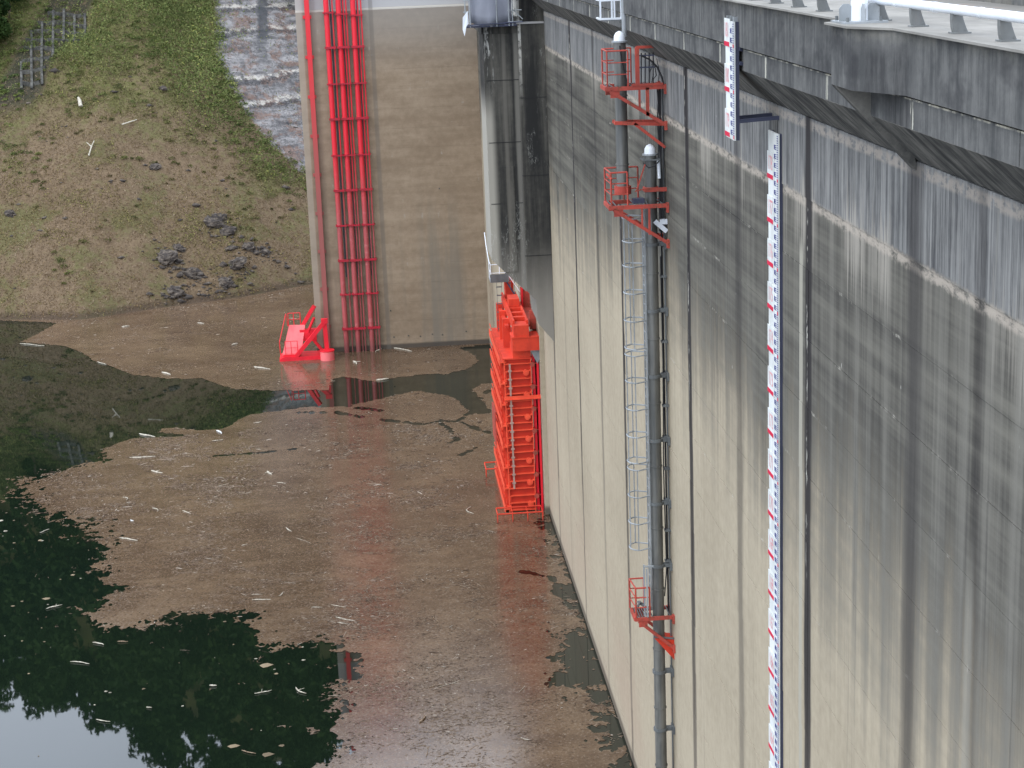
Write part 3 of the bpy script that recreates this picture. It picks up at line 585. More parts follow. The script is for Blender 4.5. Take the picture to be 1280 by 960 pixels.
def fbm(x, y, f, s, oc=4, per=.62):
    v = 0; a = 1; 
    for k in range(oc): v += a*noise.noise(Vector((x*f, y*f, s+k*3))); a *= per; f *= 2.05
    return v
def scum_patch(y0, y1, x0, x1, cs, mats):
    gx = np.arange(x0, x1, cs); gy = np.arange(y0, y1+cs*.5, cs*1.6)
    X_, Y_ = np.meshgrid(gx, gy); fx, fy = X_.ravel(), Y_.ravel()
    sd = np.minimum(-sdist(fx, fy, WA), -sdist(fx, fy, WB))
    near = np.clip((118-fy)/22, 0, 1)
    nn = np.zeros(len(fx)); m_ = np.abs(sd) < 7
    idx = np.where(m_)[0]
    nn[idx] = [fbm(a, b, .55, 2.) for a, b in zip(fx[idx], fy[idx])]
    hf = np.zeros(len(fx)); hf[idx] = [fbm(a, b*1.1, 1.5, 8., 6, .82)*.85 for a, b in zip(fx[idx], fy[idx])]
    left = np.clip((-8-fx)/6, 0, 1)*np.clip((116-fy)/6, 0, 1)*np.clip((fy-94)/4, 0, 1)
    right_ = np.clip((fx-6)/2, 0, 1)*near
    amp = .10+1.0*near; hamp = .05+near*.85+left*1.5
    f = sd + nn*amp + hf*hamp
    # loose flakes drifting off the edge on the near side
    f = np.maximum(f, np.where((sd > -6-4*near) & (near > .3), hf*1.35+nn*.35-.82-.13*np.abs(sd), -1))
    for c_ in CRK:
        d_ = -sdist(fx, fy, c_, False); d_ = np.abs(d_) + np.array([.0]*len(fx))
        k_ = np.where(d_ < 1.2)[0]
        wob_ = np.array([fbm(a, b, 1.1, 30., 3) for a, b in zip(fx[k_], fy[k_])])
        f[k_] = np.minimum(f[k_], d_[k_] - .12 - wob_*.30)
    sh = fy - np.interp(fx, SX, SY); f = np.where(sh > 2.0, -1, f)
    # clear rings of water round the gate, the tower and the dam face
    nxn = len(gx); k = (f > 0).reshape(X_.shape); cell = k[:-1, :-1] & k[1:, :-1] & k[:-1, 1:] & k[1:, 1:]
    tri = (k[:-1, :-1].astype(int)+k[1:, :-1]+k[:-1, 1:]+k[1:, 1:]) == 3
    jj, ii = np.where(cell); base = jj*nxn+ii
    Fq = np.stack([base, base+1, base+nxn+1, base+nxn], 1)
    jj, ii = np.where(tri); base = jj*nxn+ii; C4 = np.stack([base, base+1, base+nxn+1, base+nxn], 1)
    kf = k.ravel(); T = []
    msk = kf[C4]; 
    for q in range(4):
        r_ = C4[~msk[:, q]]; T.append(np.delete(r_, q, 1))
    T = np.vstack(T) if T else np.zeros((0, 3), int)
    used = np.unique(np.concatenate([Fq.ravel(), T.ravel()])); mp = np.full(len(fx), -1); mp[used] = np.arange(len(used))
    V = np.stack([fx[used], fy[used], np.full(len(used), .012)], 1)
    Ft = np.vstack([mp[Fq][:, [0, 1, 2]], mp[Fq][:, [0, 2, 3]], mp[T]]) if len(T) else np.vstack([mp[Fq][:, [0, 1, 2]], mp[Fq][:, [0, 2, 3]]])
    return V, Ft, fx[kf], fy[kf]
V1, F1, ax, ay = scum_patch(56, 118, -26, 9.02, .085, None)
V2, F2, bx, by = scum_patch(118-.0, 178, -36, 12, .22, None)
tag(npmesh('floating_scum', np.vstack([V1, V2]), np.vstack([F1, F2+len(V1)]), M_scum), 'brown mat of floating bark and leaf litter on the reservoir', 'floating debris', None, 'stuff')
# twigs lying on the scum
ax = np.concatenate([ax, bx]); ay = np.concatenate([ay, by]); wgt = np.concatenate([np.ones(len(V1)) if False else np.full(len(ax)-len(bx), 1.), np.full(len(bx), 1.6)])
cn = np.array([noise.noise(Vector((a*.25, b*.25, 5.)))+.7*noise.noise(Vector((a*.9, b*.9, 2.))) for a, b in zip(ax[::1], ay[::1])])
pr = wgt*np.clip(.35+cn, .05, 2)**1.5; pr /= pr.sum()
n = 46000; q = rng.choice(len(ax), n, p=pr); px = ax[q]+rng.uniform(-.1, .1, n); py = ay[q]+rng.uniform(-.1, .1, n)
a = rng.normal(0, .75, n); ln = rng.exponential(.042, n)+.02; wd = rng.uniform(.006, .012, n)*(1+.4*(py > 100)); ln[:300] *= 3.5; wd[:300] *= 1.8
dx, dy = np.cos(a)*ln, np.sin(a)*ln; ex, ey = -np.sin(a)*wd, np.cos(a)*wd; zz = np.full(n, .018)
P4 = [np.stack([px+s1_*dx+s2_*ex, py+s1_*dy+s2_*ey, zz], 1) for s1_, s2_ in ((-1, -1), (1, -1), (1, 1), (-1, 1))]
top_ = np.stack([px, py, zz+.008+wd*.6], 1); V = np.stack(P4+[top_], 1).reshape(-1, 3)
F = (np.arange(n)*5)[:, None, None] + np.array([[0, 1, 4], [1, 2, 4], [2, 3, 4], [3, 0, 4]])[None]
r = rng.uniform(0, 1, (n, 1)); col = np.where(r < .30, [[.05, .034, .025]], np.where(r < .86, [[.17, .125, .09]], np.where(r < .975, [[.25, .20, .15]], [[.45, .40, .33]])))*rng.uniform(.7, 1.2, (n, 1))
tag(npmesh('twig_litter', V, F.reshape(-1, 3), M_leaf, np.repeat(col, 5, 0)), 'twigs and needles scattered over the floating scum', 'floating debris', None, 'stuff')
# flakes on the open dark water
n = 600; fx = rng.uniform(-24, 0, n); fy = rng.uniform(62, 106, n); k = (sdist(fx, fy, WA) > 0) & (rng.uniform(0, 1, n) < np.clip(.25+np.array([noise.noise(Vector((a*.2, b*.2, 9.))) for a, b in zip(fx, fy)])*1.2, .03, 1)); fx, fy = fx[k], fy[k]; n = len(fx)
sz = rng.exponential(.045, n)+.02; th_ = np.linspace(0, 2*math.pi, 7)[:-1]
V = np.stack([np.stack([fx+np.cos(t)*sz*rng.uniform(.6, 1.5, n), fy+np.sin(t)*sz*rng.uniform(.5, 1.3, n), np.full(n, .012)], 1) for t in th_]+[np.stack([fx, fy, .03+sz*.12], 1)], 1).reshape(-1, 3)
F = (np.arange(n)*7)[:, None, None] + np.array([[i, (i+1) % 6, 6] for i in range(6)])[None]
r = rng.uniform(0, 1, (n, 1)); col = np.where(r < .65, [[.22, .17, .11]], [[.34, .31, .24]])*rng.uniform(.5, 1.2, (n, 1))
tag(npmesh('drifting_flakes', V, F.reshape(-1, 3), M_leaf, np.repeat(col, 7, 0)), 'small bark flakes drifting on the dark open water', 'floating debris', None, 'stuff')
# single pieces of driftwood
for i, (x1, y1, x2, y2, wd_, k, lab) in enumerate(DRIFT):
    r_ = random.Random(i); L_ = math.hypot(x2-x1, y2-y1); n_ = 6; wd_ = min(wd_, L_*.45); pts = []
    cx, cy = (x1+x2)/2, (y1+y2)/2; px_, py_ = -(y2-y1)/L_, (x2-x1)/L_; bend = r_.uniform(-.12, .12)*L_*(2.2 if 'curved' in lab or 'bent' in lab or 'curled' in lab or 'twisted' in lab else .6)
    for j in range(n_):
        t = j/(n_-1); b_ = bend*math.sin(t*math.pi)+r_.uniform(-.02, .02)*L_
        pts.append((x1+(x2-x1)*t-cx+px_*b_, y1+(y2-y1)*t-cy+py_*b_, .03+wd_*.12+r_.uniform(0, .02)))
    rad = [wd_*.5*q_ for q_ in (.45, .9, 1., .85, .7, .35)]
    mb = MB().tube(pts, rad, 7)
    if 'fork' in lab or 'V shaped' in lab or 'root' in lab or 'clump' in lab or 'cluster of' in lab or 'branch' in lab:
        p = Vector(pts[2]); s_ = 1 if r_.random() < .5 else -1
        mb.tube([p, p+Vector((px_*s_*L_*.3+(x2-x1)*.12, py_*s_*L_*.3+(y2-y1)*.12, .05))], [wd_*.3, wd_*.1], 5)
        p = Vector(pts[3]); mb.tube([p, p+Vector((-px_*s_*L_*.22+(x2-x1)*.15, -py_*s_*L_*.22+(y2-y1)*.15, .04))], [wd_*.25, wd_*.1], 5)
    mb.sm = True
    o = mb.build('driftwood' if k != 'p' else 'plastic_piece', {'w': M_wood, 'b': M_woodb, 'p': M_plas}[k]); o.location = (cx, cy, 0)
    tag(o, lab, 'driftwood' if k != 'p' else 'litter', 'driftwood pieces on the reservoir' if k != 'p' else None)
# sticks on the bank
for x, y, a, L_, lab in ((-28.2, 183.0, 1.9, .9, 'white block standing out high on the brown bank'), (-23.2, 180.5, .5, 1.6, 'pale stick on the brown bank right of the white block'), (-26.5, 176.6, 1.2, 1.3, 'forked white branch in the middle of the brown bank')):
    wd_ = .2 if L_ < 1 else .07
    mb = MB(); dx_, dy_ = math.cos(a)*L_/2, math.sin(a)*L_/2
    mb.tube([(-dx_, -dy_, hill(x-dx_, y-dy_)+.3), (0, .05, hill(x, y)+.42), (dx_, dy_, hill(x+dx_, y+dy_)+.4)], [wd_, wd_*.9, wd_*.5], 7)
    if L_ == 1.3: mb.tube([(0, .05, hill(x, y)+.42), (-.5, .5, hill(x-.5, y+.5)+.6)], [.06, .03], 5)
    o = mb.build('bleached_branch', M_wood); o.location = (x, y, 0); tag(o, lab, 'driftwood')
#@@END

# ------------------------------------------------------------------ dam wall
dam = thing('dam_wall', 'tall stained concrete dam face on the right, dark above and pale below', 'dam', (9, 40, 0))
def part(mb, name, mat, th=None):
    th = th or dam; o = mb.build(name, mat, th); o.matrix_parent_inverse = Matrix.Translation(-th.location); return o
rngp = random.Random(3)
for j in range(len(JOINTS)-1):
    y0, y1 = JOINTS[j]+.02, JOINTS[j+1]-.02
    for i in range(0 if y1 < 92 else 7, len(LIFTS)-1):
        z1, z0 = LIFTS[i]-.005, LIFTS[i+1]+.005; ofs = rngp.uniform(0, .012)
        if i == 0: ofs -= .02
        part(MB().box(9+ofs, 9.3, y0, y1, H+z0, H+z1), 'concrete_lift', M_dam)
part(MB().box(9.02, 13, -6, 138, -1.5, H-3.96), 'wall_core', M_groove)
# overhanging crest: soffit, lip with seam, parapet
part(MB().prism([(9.0, H-3.94), (8.2, H-3.17), (8.25, H-3.0), (13, H-3.0), (13, H-3.94)], 1, -6, 94), 'soffit', M_sof)
ly_ = [-6, 7, 12, 17, 22.3, 26.9, 32.0, 37.0, 41.8, 46.6, 51.2, 56, 61, 66, 71, 76, 81, 86, 91, 94]
for a, b in zip(ly_[:-1], ly_[1:]): part(MB().box(8.2, 8.6, a+.015, b-.015, H-3.165, H-2.705), 'lip_panel', M_par)
part(MB().box(8.30, 12.6, -6, 94, H-3.0, H-2.68), 'seam_slab', M_groove)
for a, b in ((-6, 12), (12, 26.95), (30.0, 46.6), (46.6, 66), (66, 81), (81, 94)):
    part(MB().box(8.12, 8.7, a+.002, b-.002, H-2.66, H-1.70), 'parapet_panel', M_par)
part(MB().prism([(7.62, 29.45), (8.7, 29.45+.54), (8.7, 26.95), (8.12, 26.95), (7.62, 28.2)], 2, H-2.66, H-1.705), 'lamp_pier', M_par)
part(MB().poly([(7.62, 29.45, H-2.665), (7.62, 29.15, H-2.665), (9.02, 29.15, H-4.15), (9.02, 29.45, H-4.15), (8.6, 29.15, H-2.665), (8.6, 29.45, H-2.665)],
               [(0, 1, 2, 3), (1, 4, 2), (0, 3, 5), (0, 5, 4, 1), (2, 4, 5, 3)]), 'pier_corbel', M_sof)
part(MB().box(7.98, 8.75, -6, 27.2, H-1.695, H-1.66).box(7.98, 8.75, 30.05, 96, H-1.695, H-1.66).prism([(7.52, 29.55), (8.74, 30.02), (8.74, 27.2), (7.98, 27.2), (7.52, 28.15)], 2, H-1.695, H-1.66), 'coping', M_road)
rd = MB().box(8.75, 11.75, -6, 94, H-2.4, H-1.665).build('crest_road', M_road); tag(rd, 'pale concrete roadway along the crest of the dam', None, None, 'structure')
part(MB().box(11.75, 12.2, -6, 94, H-2.4, H-.75), 'far_parapet', M_par)

# railing of the crest
rail = thing('crest_railing', 'white tube railing on curved grey posts along the crest road', 'railing', (8.35, 30, H-1.66))
for y in [15.6, 17.55, 19.5, 21.45, 23.4, 25.35, 27.3, 29.25, 33.0, 34.95, 36.9, 38.85, 40.8, 42.75, 44.7, 46.65, 48.6, 50.55, 52.5]:
    b = H-1.66
    P = [(8.30, b+.02), (8.50, b+.02), (8.47, b+.09), (8.43, b+.20), (8.41, b+.29), (8.27, b+.29), (8.27, b+.20), (8.28, b+.09)]
    part(MB().prism(P, 1, y-.055, y+.055).box(8.27, 8.53, y-.12, y+.12, b, b+.022).tube([(8.47, y-.05, b+.02), (8.47, y-.05, b+.06)], .018, 6), 'post', M_post, rail)
part(MB().tube([(8.31, -4, H-1.325), (8.31, 30.4, H-1.325)], .07, 12).tube([(8.31, 32, H-1.325), (8.31, 95, H-1.325)], .07, 12), 'top_tube', M_white, rail)
for y in (17.9, 21.8, 24.2, 26.2, 28.1): part(MB().tube([(8.31, y-.05, H-1.325), (8.31, y+.05, H-1.325)], .077, 12), 'tube_sleeve', M_white, rail)
lp = thing('lamp_post', 'foot of a white lamp post bolted on the parapet pier', 'lamp post', (7.98, 29.1, H-1.66))
part(MB().box(7.62, 8.34, 28.68, 29.52, H-1.66, H-1.63), 'base_plate', M_galv, lp)
for dx, dy in ((-.22, 0), (.22, 0), (0, -.26), (0, .26)):
    part(MB().prism([(-.11, 0), (.11, 0), (.11, .20), (.05, .27), (-.05, .27), (-.11, .20)], 1, -.012, .012) if dy == 0 else
         MB().prism([(-.11, 0), (.11, 0), (.11, .20), (.05, .27), (-.05, .27), (-.11, .20)], 0, -.012, .012), 'gusset', M_galv, lp)
    o = lp.children[-1]; o.matrix_parent_inverse = Matrix.Identity(4); o.location = (dx, dy, .03)
part(MB().tube([(7.98, 29.1, H-1.63), (7.98, 29.1, H+3.4)], [.14, .10], 16), 'shaft', M_white, lp)
part(MB().tube([(7.98, 29.1, H+3.35), (8.3, 29.1, H+3.75), (9.6, 29.1, H+3.95)], [.06, .05, .05], 8), 'arm', M_white, lp)
part(MB().box(9.5, 10.2, 28.95, 29.25, H+3.86, H+4.0), 'lamp_head', M_galv, lp)
for k in range(4): part(MB().tube([(7.70+.54*(k % 2), 28.76+.68*(k//2), H-1.63), (7.70+.54*(k % 2), 28.76+.68*(k//2), H-1.56)], .025, 6), 'bolt', M_galvd, lp)

# small white access cage at the parapet
cg = thing('white_access_cage', 'small white steel cage frame hanging outside the parapet above the upper platform', 'cage', (7.8, 57, H-2.8))
for x in (7.42, 7.78, 7.86, 8.07): part(MB().beam((x, 57, H-2.84), (x, 57, H-1.1), .05), 'upright', M_white, cg)
for z in (-2.82, -2.25, -1.5): part(MB().beam((7.40, 57, H+z), (8.1, 57, H+z), .06).beam((7.42, 57, H+z), (7.42, 57.9, H+z), .05), 'crossbar', M_white, cg)
part(MB().box(7.42, 8.1, 57, 57.9, H-2.88, H-2.84), 'floor_grate', M_galv, cg)
part(MB().tube([(8.15, 56.9, H-3.38), (8.15, 56.9, H-.9)], .09, 10), 'support_tube', M_galv, cg)
part(MB().beam((8.0, 56.95, H-2.9), (8.75, 57, H-3.5), .06), 'strut', M_galvd, cg)

# recessed buttresses between dam and tower
bt = thing('outer_buttress', 'pale narrow concrete pilaster between the tower wall and the dark hoist pier', 'buttress', (10, 139, 0))
part(MB().box(8.72, 13.5, 138, 142, -1.5, H-2.5), 'shaft', M_dam, bt)
bt2 = thing('hoist_pier', 'dark stained overhanging concrete pier with white lime streaks above the red gate', 'pier', (7.5, 91, H-18))
def sb(x): return -16.35-(x-6.05)*1.50
part(MB().prism([(5.95, H-5.0), (5.95, H+sb(6.05)), (7.66, H-18.1), (7.66, H-5.0)], 1, 91.0, 94.6), 'left_shaft', M_but, bt2)
part(MB().prism([(7.66, H-4.56), (7.66, H-18.0), (8.12, H-18.5), (8.2, H-19.75), (8.995, H+sb(8.995)), (8.995, H-4.56)], 1, 90.75, 94.6), 'right_shaft', M_but, bt2)
part(MB().box(7.62, 8.995, 90.70, 94.6, H-4.56, H-4.48), 'ledge', M_tow, bt2)
part(MB().box(7.70, 9.3, 91.3, 97.3, H-4.48, H+1.5), 'upper_shaft', M_but, bt2)
part(MB().box(5.9, 7.7, 91.2, 97.3, H-5.0, H-4.2), 'bearing_slab', M_but, bt2)
for z in (-7.3, -10.4, -13.5): part(MB().box(6.035, 7.655, 90.985, 91.2, H+z, H+z+.03), 'lift_line', M_groove, bt2)
for z in (-8.2, -12.1, -16.2): part(MB().box(7.645, 8.99, 90.735, 90.9, H+z, H+z+.03), 'lift_line', M_groove, bt2)
part(MB().box(6.55, 7.25, 90.96, 91.1, H-17.0, H-11.6), 'recess_panel', M_but, bt2)

# ------------------------------------------------------------------ tower with its red pipes
tw = thing('intake_tower', 'broad brown-grey concrete tower wall facing the camera behind the red pipes', 'tower', (2, 140.6, 0))
lv = [1.6]+[-.1-1.5*i for i in range(4)]+[-5.46-1.52*i for i in range(1, 19)]
lv = [2.4, .9, -.7, -2.3, -3.9, -5.46]+[-5.46-1.52*i for i in range(1, 19)]
for i in range(len(lv)-1):
    o_ = rngp.uniform(0, .012) + (.25 if i < 5 else 0)
    part(MB().box(-4.97, 12.5, 140.6+o_, 142.5, H+lv[i+1]+.002, H+lv[i]-.002), 'concrete_lift', M_tow, tw)
part(MB().box(-4.95, 12.4, 140.64, 156, -2, H-5.5).box(-4.95, 12.4, 140.9, 156, H-5.5, H+2.38), 'tower_body', M_tow, tw)
for x, z in ((1.15, .95), (2.3, 1.0), (3.25, .9), (4.2, 1.02), (5.0, .93), (6.9, 1.1), (1.0, 3.1), (5.3, 12.6)):
    part(MB().tube([(x, 140.57, z), (x, 140.66, z)], .06, 8), 'form_tie_patch', M_lat, tw)
gr = thing('guide_rail', 'faded red vertical steel rail on the left edge of the tower wall', 'rail', (-4.05, 140.4, 0))
part(MB().prism([(-4.26, 140.58), (-4.26, 140.3), (-3.90, 140.3), (-3.90, 140.58), (-3.97, 140.58), (-3.97, 140.38), (-4.19, 140.38), (-4.19, 140.58)], 2, -.8, H+2.3), 'channel', M_rail, gr)
for z in np.arange(-30, 1, 3.0): part(MB().box(-4.42, -3.78, 140.5, 140.59, H+z, H+z+.25), 'rail_bracket', M_rail, gr)

FL = [-2.7, -5.6, -8.2, -10.95, -13.6, -16.4, -19.1, -21.85, -24.6, -27.3, -30.05]
for gi, (x0, thin, lab) in enumerate(((-2.62, (.46,), 'left bundle of red pipes on the tower wall, one thin pipe beside the thick one'),
                                      (-1.70, (.36, .58), 'middle bundle of red pipes on the tower wall, two thin pipes beside the thick one'),
                                      (-.60, (.36, .60), 'right bundle of red pipes on the tower wall, next to the bare concrete'))):
    g = thing('pipe_bundle', lab, 'pipes', (x0, 140.2, 0), 'red pipe bundles on the tower')
    part(MB().tube([(x0, 140.15, -1), (x0, 140.15, H+1.8)], .195, 16), 'main_pipe', M_pipe, g)
    for dxx in thin: part(MB().tube([(x0+dxx, 140.22, -1), (x0+dxx, 140.22, H+1.8)], .05, 8), 'thin_pipe', M_pipe, g)
    for k, z in enumerate(FL):
        zz = H+z+gi*-.13*(k < 2); hh = .10 if k % 2 else .17
        mb = MB().box(x0-.27, x0+thin[-1]+.11, 139.86, 140.0, zz-hh/2, zz+hh/2).tube([(x0, 140.15, zz-.06), (x0, 140.15, zz+.06)], .26, 14)
        mb.beam((x0-.24, 139.95, zz), (x0-.24, 140.58, zz), .08).beam((x0+thin[-1]+.08, 139.95, zz), (x0+thin[-1]+.08, 140.58, zz), .08)
        part(mb, 'clamp', M_clamp, g)
    part(MB().box(x0+.26, x0+.34, 140.5, 140.59, H-26, H-4), 'backing_rail', M_navy, g)

# red floating boom end at the foot of the tower
fl = thing('boom_float', 'crimson floating boom end with sloping deck and bracing at the tower foot', 'float', (-5.7, 139, 0))
part(MB().prism([(-7.85, -.15), (-4.5, -.15), (-4.5, .28), (-7.5, .34), (-7.85, .18)], 1, 138.2, 140.2), 'pontoon', M_crim, fl)
part(MB().poly([(-7.6, 138.5, .55), (-6.15, 138.5, .55), (-5.75, 139.6, 2.55), (-7.0, 139.6, 2.6), (-7.6, 138.5, .40), (-6.15, 138.5, .40), (-5.75, 139.75, 2.45), (-7.0, 139.75, 2.5)],
               [(0, 1, 2, 3), (7, 6, 5, 4), (0, 4, 5, 1), (1, 5, 6, 2), (2, 6, 7, 3), (3, 7, 4, 0)]), 'sloping_deck', M_pink, fl)
part(MB().box(-7.55, -6.2, 138.45, 138.9, .30, .46), 'deck_step', M_crim, fl)
def railing(th, pts, h, mat, r=.03, posts=None, mids=2, name='handrail'):
    mb = MB()
    for q in range(mids+1):
        hh = h*(1-q/(mids+1)); mb.tube([(p[0], p[1], p[2]+hh) for p in pts], r if q == 0 else r*.7, 5)
    part(mb, name, mat, th)
    for p in pts: part(MB().tube([p, (p[0], p[1], p[2]+h)], r, 5), 'rail_post', mat, th)
railing(fl, [(-7.05, 139.75, 2.5), (-6.62, 139.75, 2.5), (-6.1, 139.75, 2.5)], 1.0, M_crim, .035, mids=1)
railing(fl, [(-7.35, 138.4, .5), (-6.9, 138.4, .5), (-6.4, 138.4, .5)], 1.05, M_crim, .028, mids=1)
part(MB().tube([(-7.75, 138.5, .5), (-7.78, 138.5, 1.5), (-7.2, 139.6, 3.5), (-7.1, 139.6, 2.5)], .035, 5), 'side_handrail', M_crim, fl)
part(MB().beam((-6.55, 138.4, .35), (-4.15, 138.4, 3.0), .36, .30), 'front_brace', M_crim, fl)
part(MB().beam((-6.1, 139.9, 2.2), (-4.95, 139.6, 4.0), .34, .30), 'rear_brace', M_crim, fl)
part(MB().beam((-5.75, 139.5, 1.6), (-5.0, 139.0, 3.2), .16), 'inner_brace', M_crim, fl)
part(MB().beam((-5.6, 139.3, 2.0), (-4.4, 139.3, .3), .22), 'counter_brace', M_crim, fl)
part(MB().box(-6.2, -4.9, 139.3, 139.9, 1.3, 2.2), 'hinge_box', M_crim, fl)
part(MB().beam((-4.12, 138.4, .3), (-4.2, 138.4, 3.2), .34, .26), 'mast', M_crim, fl)
part(MB().box(-4.45, -3.95, 138.2, 138.6, 2.85, 3.2), 'mast_head', M_crim, fl)
part(MB().tube([(-4.12, 138.0, -.1), (-4.12, 138.0, .72)], .55, 20), 'drum_float', M_pink, fl)
part(MB().tube([(-4.12, 138.0, .72), (-4.12, 138.0, .80)], [.58, .58], 20), 'drum_rim', M_crim, fl)

# ------------------------------------------------------------------ red roller gate on the dam
gt = thing('roller_gate', 'bright vermilion ribbed steel gate standing in the water against the dam', 'gate', (7.6, 97.3, 0))
gx0, gx1, gy0, gy1, gz = 6.78, 8.30, 97.3, 105.4, 8.95
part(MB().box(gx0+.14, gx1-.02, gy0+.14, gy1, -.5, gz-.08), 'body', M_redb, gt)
part(MB().box(gx0-.05, gx1+.05, gy0-.06, gy1+.05, gz-.07, gz), 'top_plate', M_red, gt)
nr = 21
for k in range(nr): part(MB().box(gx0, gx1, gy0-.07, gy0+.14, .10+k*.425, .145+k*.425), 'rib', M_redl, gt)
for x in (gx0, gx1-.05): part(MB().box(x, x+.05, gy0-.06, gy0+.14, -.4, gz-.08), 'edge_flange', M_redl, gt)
for k in range(7):
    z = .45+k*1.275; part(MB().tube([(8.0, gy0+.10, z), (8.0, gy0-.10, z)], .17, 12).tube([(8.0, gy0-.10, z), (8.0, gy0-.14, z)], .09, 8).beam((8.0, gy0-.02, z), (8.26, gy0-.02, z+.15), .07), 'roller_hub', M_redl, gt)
part(MB().box(7.05, 7.15, gy0-.09, gy0-.055, 1.4, gz-.3), 'marker_strip', M_strip, gt)
for k in range(14): part(MB().box(7.0, 7.2, gy0-.12, gy0-.09, 1.7+k*.5, 1.80+k*.5), 'strip_cleat', M_strip, gt)
for k in range(8):
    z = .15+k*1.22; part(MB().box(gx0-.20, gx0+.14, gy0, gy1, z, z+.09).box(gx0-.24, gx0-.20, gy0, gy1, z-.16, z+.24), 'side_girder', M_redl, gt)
for k in range(7): part(MB().box(gx0-.08, gx0+.14, gy0+.6+k*1.2, gy0+.67+k*1.2, -.3, gz-.2), 'side_stiffener', M_red, gt)
for k in range(8):
    z = .15+k*1.22; part(MB().tube([(gx0-.2, gy0+.4, z+.6), (gx0-.2, gy1-.3, z+.6)], .025, 5), 'side_handrail', M_red, gt)
part(MB().box(gx0-.30, gx0-.20, 102.2, 104.6, 2.6, 4.6), 'side_plate', M_redd, gt)
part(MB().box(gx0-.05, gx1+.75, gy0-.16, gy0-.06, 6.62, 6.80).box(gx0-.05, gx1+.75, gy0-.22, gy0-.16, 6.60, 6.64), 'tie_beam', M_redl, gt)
part(MB().beam((8.44, 97.5, -.5), (8.44, 97.5, 9.4), .16, .2).beam((8.66, 97.3, -.5), (8.66, 97.3, 9.4), .12, .16), 'guide_rails', M_crim, gt)
for k in range(7): part(MB().beam((8.28, 97.35, .9+k*1.275), (8.7, 97.35, .95+k*1.275), .05).tube([(8.36, 97.2, .9+k*1.275), (8.36, 97.6, .9+k*1.275)], .14, 10), 'guide_roller', M_redd, gt)
part(MB().box(8.76, 9.01, 96.6, 98.4, -1, 12.2), 'guide_pilaster', M_dam, gt)
# hoisting head
part(MB().box(7.28, 9.05, 96.9, 98.2, 9.42, 10.15), 'head_box', M_red, gt)
part(MB().box(7.24, 9.09, 96.86, 98.24, 10.15, 10.22), 'head_box_lid', M_red, gt)
part(MB().prism([(8.25, 9.42), (9.0, 9.42), (8.65, 8.6)], 1, 97.1, 97.7), 'head_bracket', M_galv, gt)
part(MB().box(7.38, 8.22, 96.95, 98.1, 10.22, 10.85), 'winch_housing', M_red, gt)
for x in (7.36, 8.12): part(MB().box(x, x+.12, 97.4, 105.6, 10.55, 11.05), 'hoist_girder', M_red, gt)
for k in range(6):
    y = 98.6+k*1.25; part(MB().box(7.48, 8.12, y, y+.35, 10.6, 10.98), 'girder_tie', M_red, gt)
part(MB().box(7.5, 8.1, 101.4, 102.8, 10.99, 11.45), 'gear_case', M_red, gt)
part(MB().box(7.56, 8.04, 104.4, 105.6, 10.9, 11.9), 'sheave_block', M_red, gt)
part(MB().tube([(7.6, 105.0, 11.95), (8.0, 105.0, 11.95)], .26, 14), 'sheave', M_redd, gt)
for x in (7.66, 7.82, 7.98): part(MB().tube([(x, 105.2, 11.9), (x+.03, 105.4, 19.5)], .035, 5), 'hoist_rope', M_navy, gt)
for x, y in ((6.98, 104.8), (6.98, 102.6), (7.0, 100.4)): part(MB().box(x, x+.45, y-.35, y, gz, 10.6), 'support_leg', M_red, gt)
part(MB().box(7.1, 7.3, 99.4, 105.2, 10.2, 10.36), 'side_beam', M_red, gt)
part(MB().box(8.35, 9.0, 98.6, 104.6, 10.4, 10.5).box(8.40, 8.96, 98.4, 98.5, 10.3, 11.35).box(8.35, 8.9, 103.6, 103.7, 10.4, 11.7), 'rear_platform', M_redd, gt)
part(MB().box(8.28, 8.34, 98.2, 105, 9.1, 10.3), 'rear_web', M_red, gt)
part(MB().beam((8.45, 103.5, 10.5), (8.45, 103.5, 12.6), .09), 'signal_post', M_crim, gt)
part(MB().box(7.3, 8.3, 97.3, 99.2, gz, 9.5), 'head_pedestal', M_red, gt)
for (xa, xb, ya, yb) in ((5.98, 8.5, 95.5, 96.6), (5.95, 6.75, 104.3, 105.7)):
    th = thing('boom_cage', 'orange tube frame ringing the near foot of the red gate' if xb > 8 else 'short orange tube frame sticking out at the far foot of the red gate', 'frame', (xa, ya, 0), 'tube frames at the gate foot')
    z = .52; part(MB().tube([(xa, ya, z), (xb, ya, z), (xb, yb, z), (xa, yb, z), (xa, ya, z)], .04, 6), 'ring_tube', M_red, th)
    n_ = 4 if xb > 8 else 2
    for k in range(n_):
        x = xa+(xb-xa)*k/(n_-1)
        part(MB().tube([(x, ya, z), (x, ya, -.3)], .035, 5), 'float_leg', M_red, th)
        if xb > 8: part(MB().tube([(x, ya, z), (x, yb, z)], .025, 5), 'cross_tube', M_red, th)

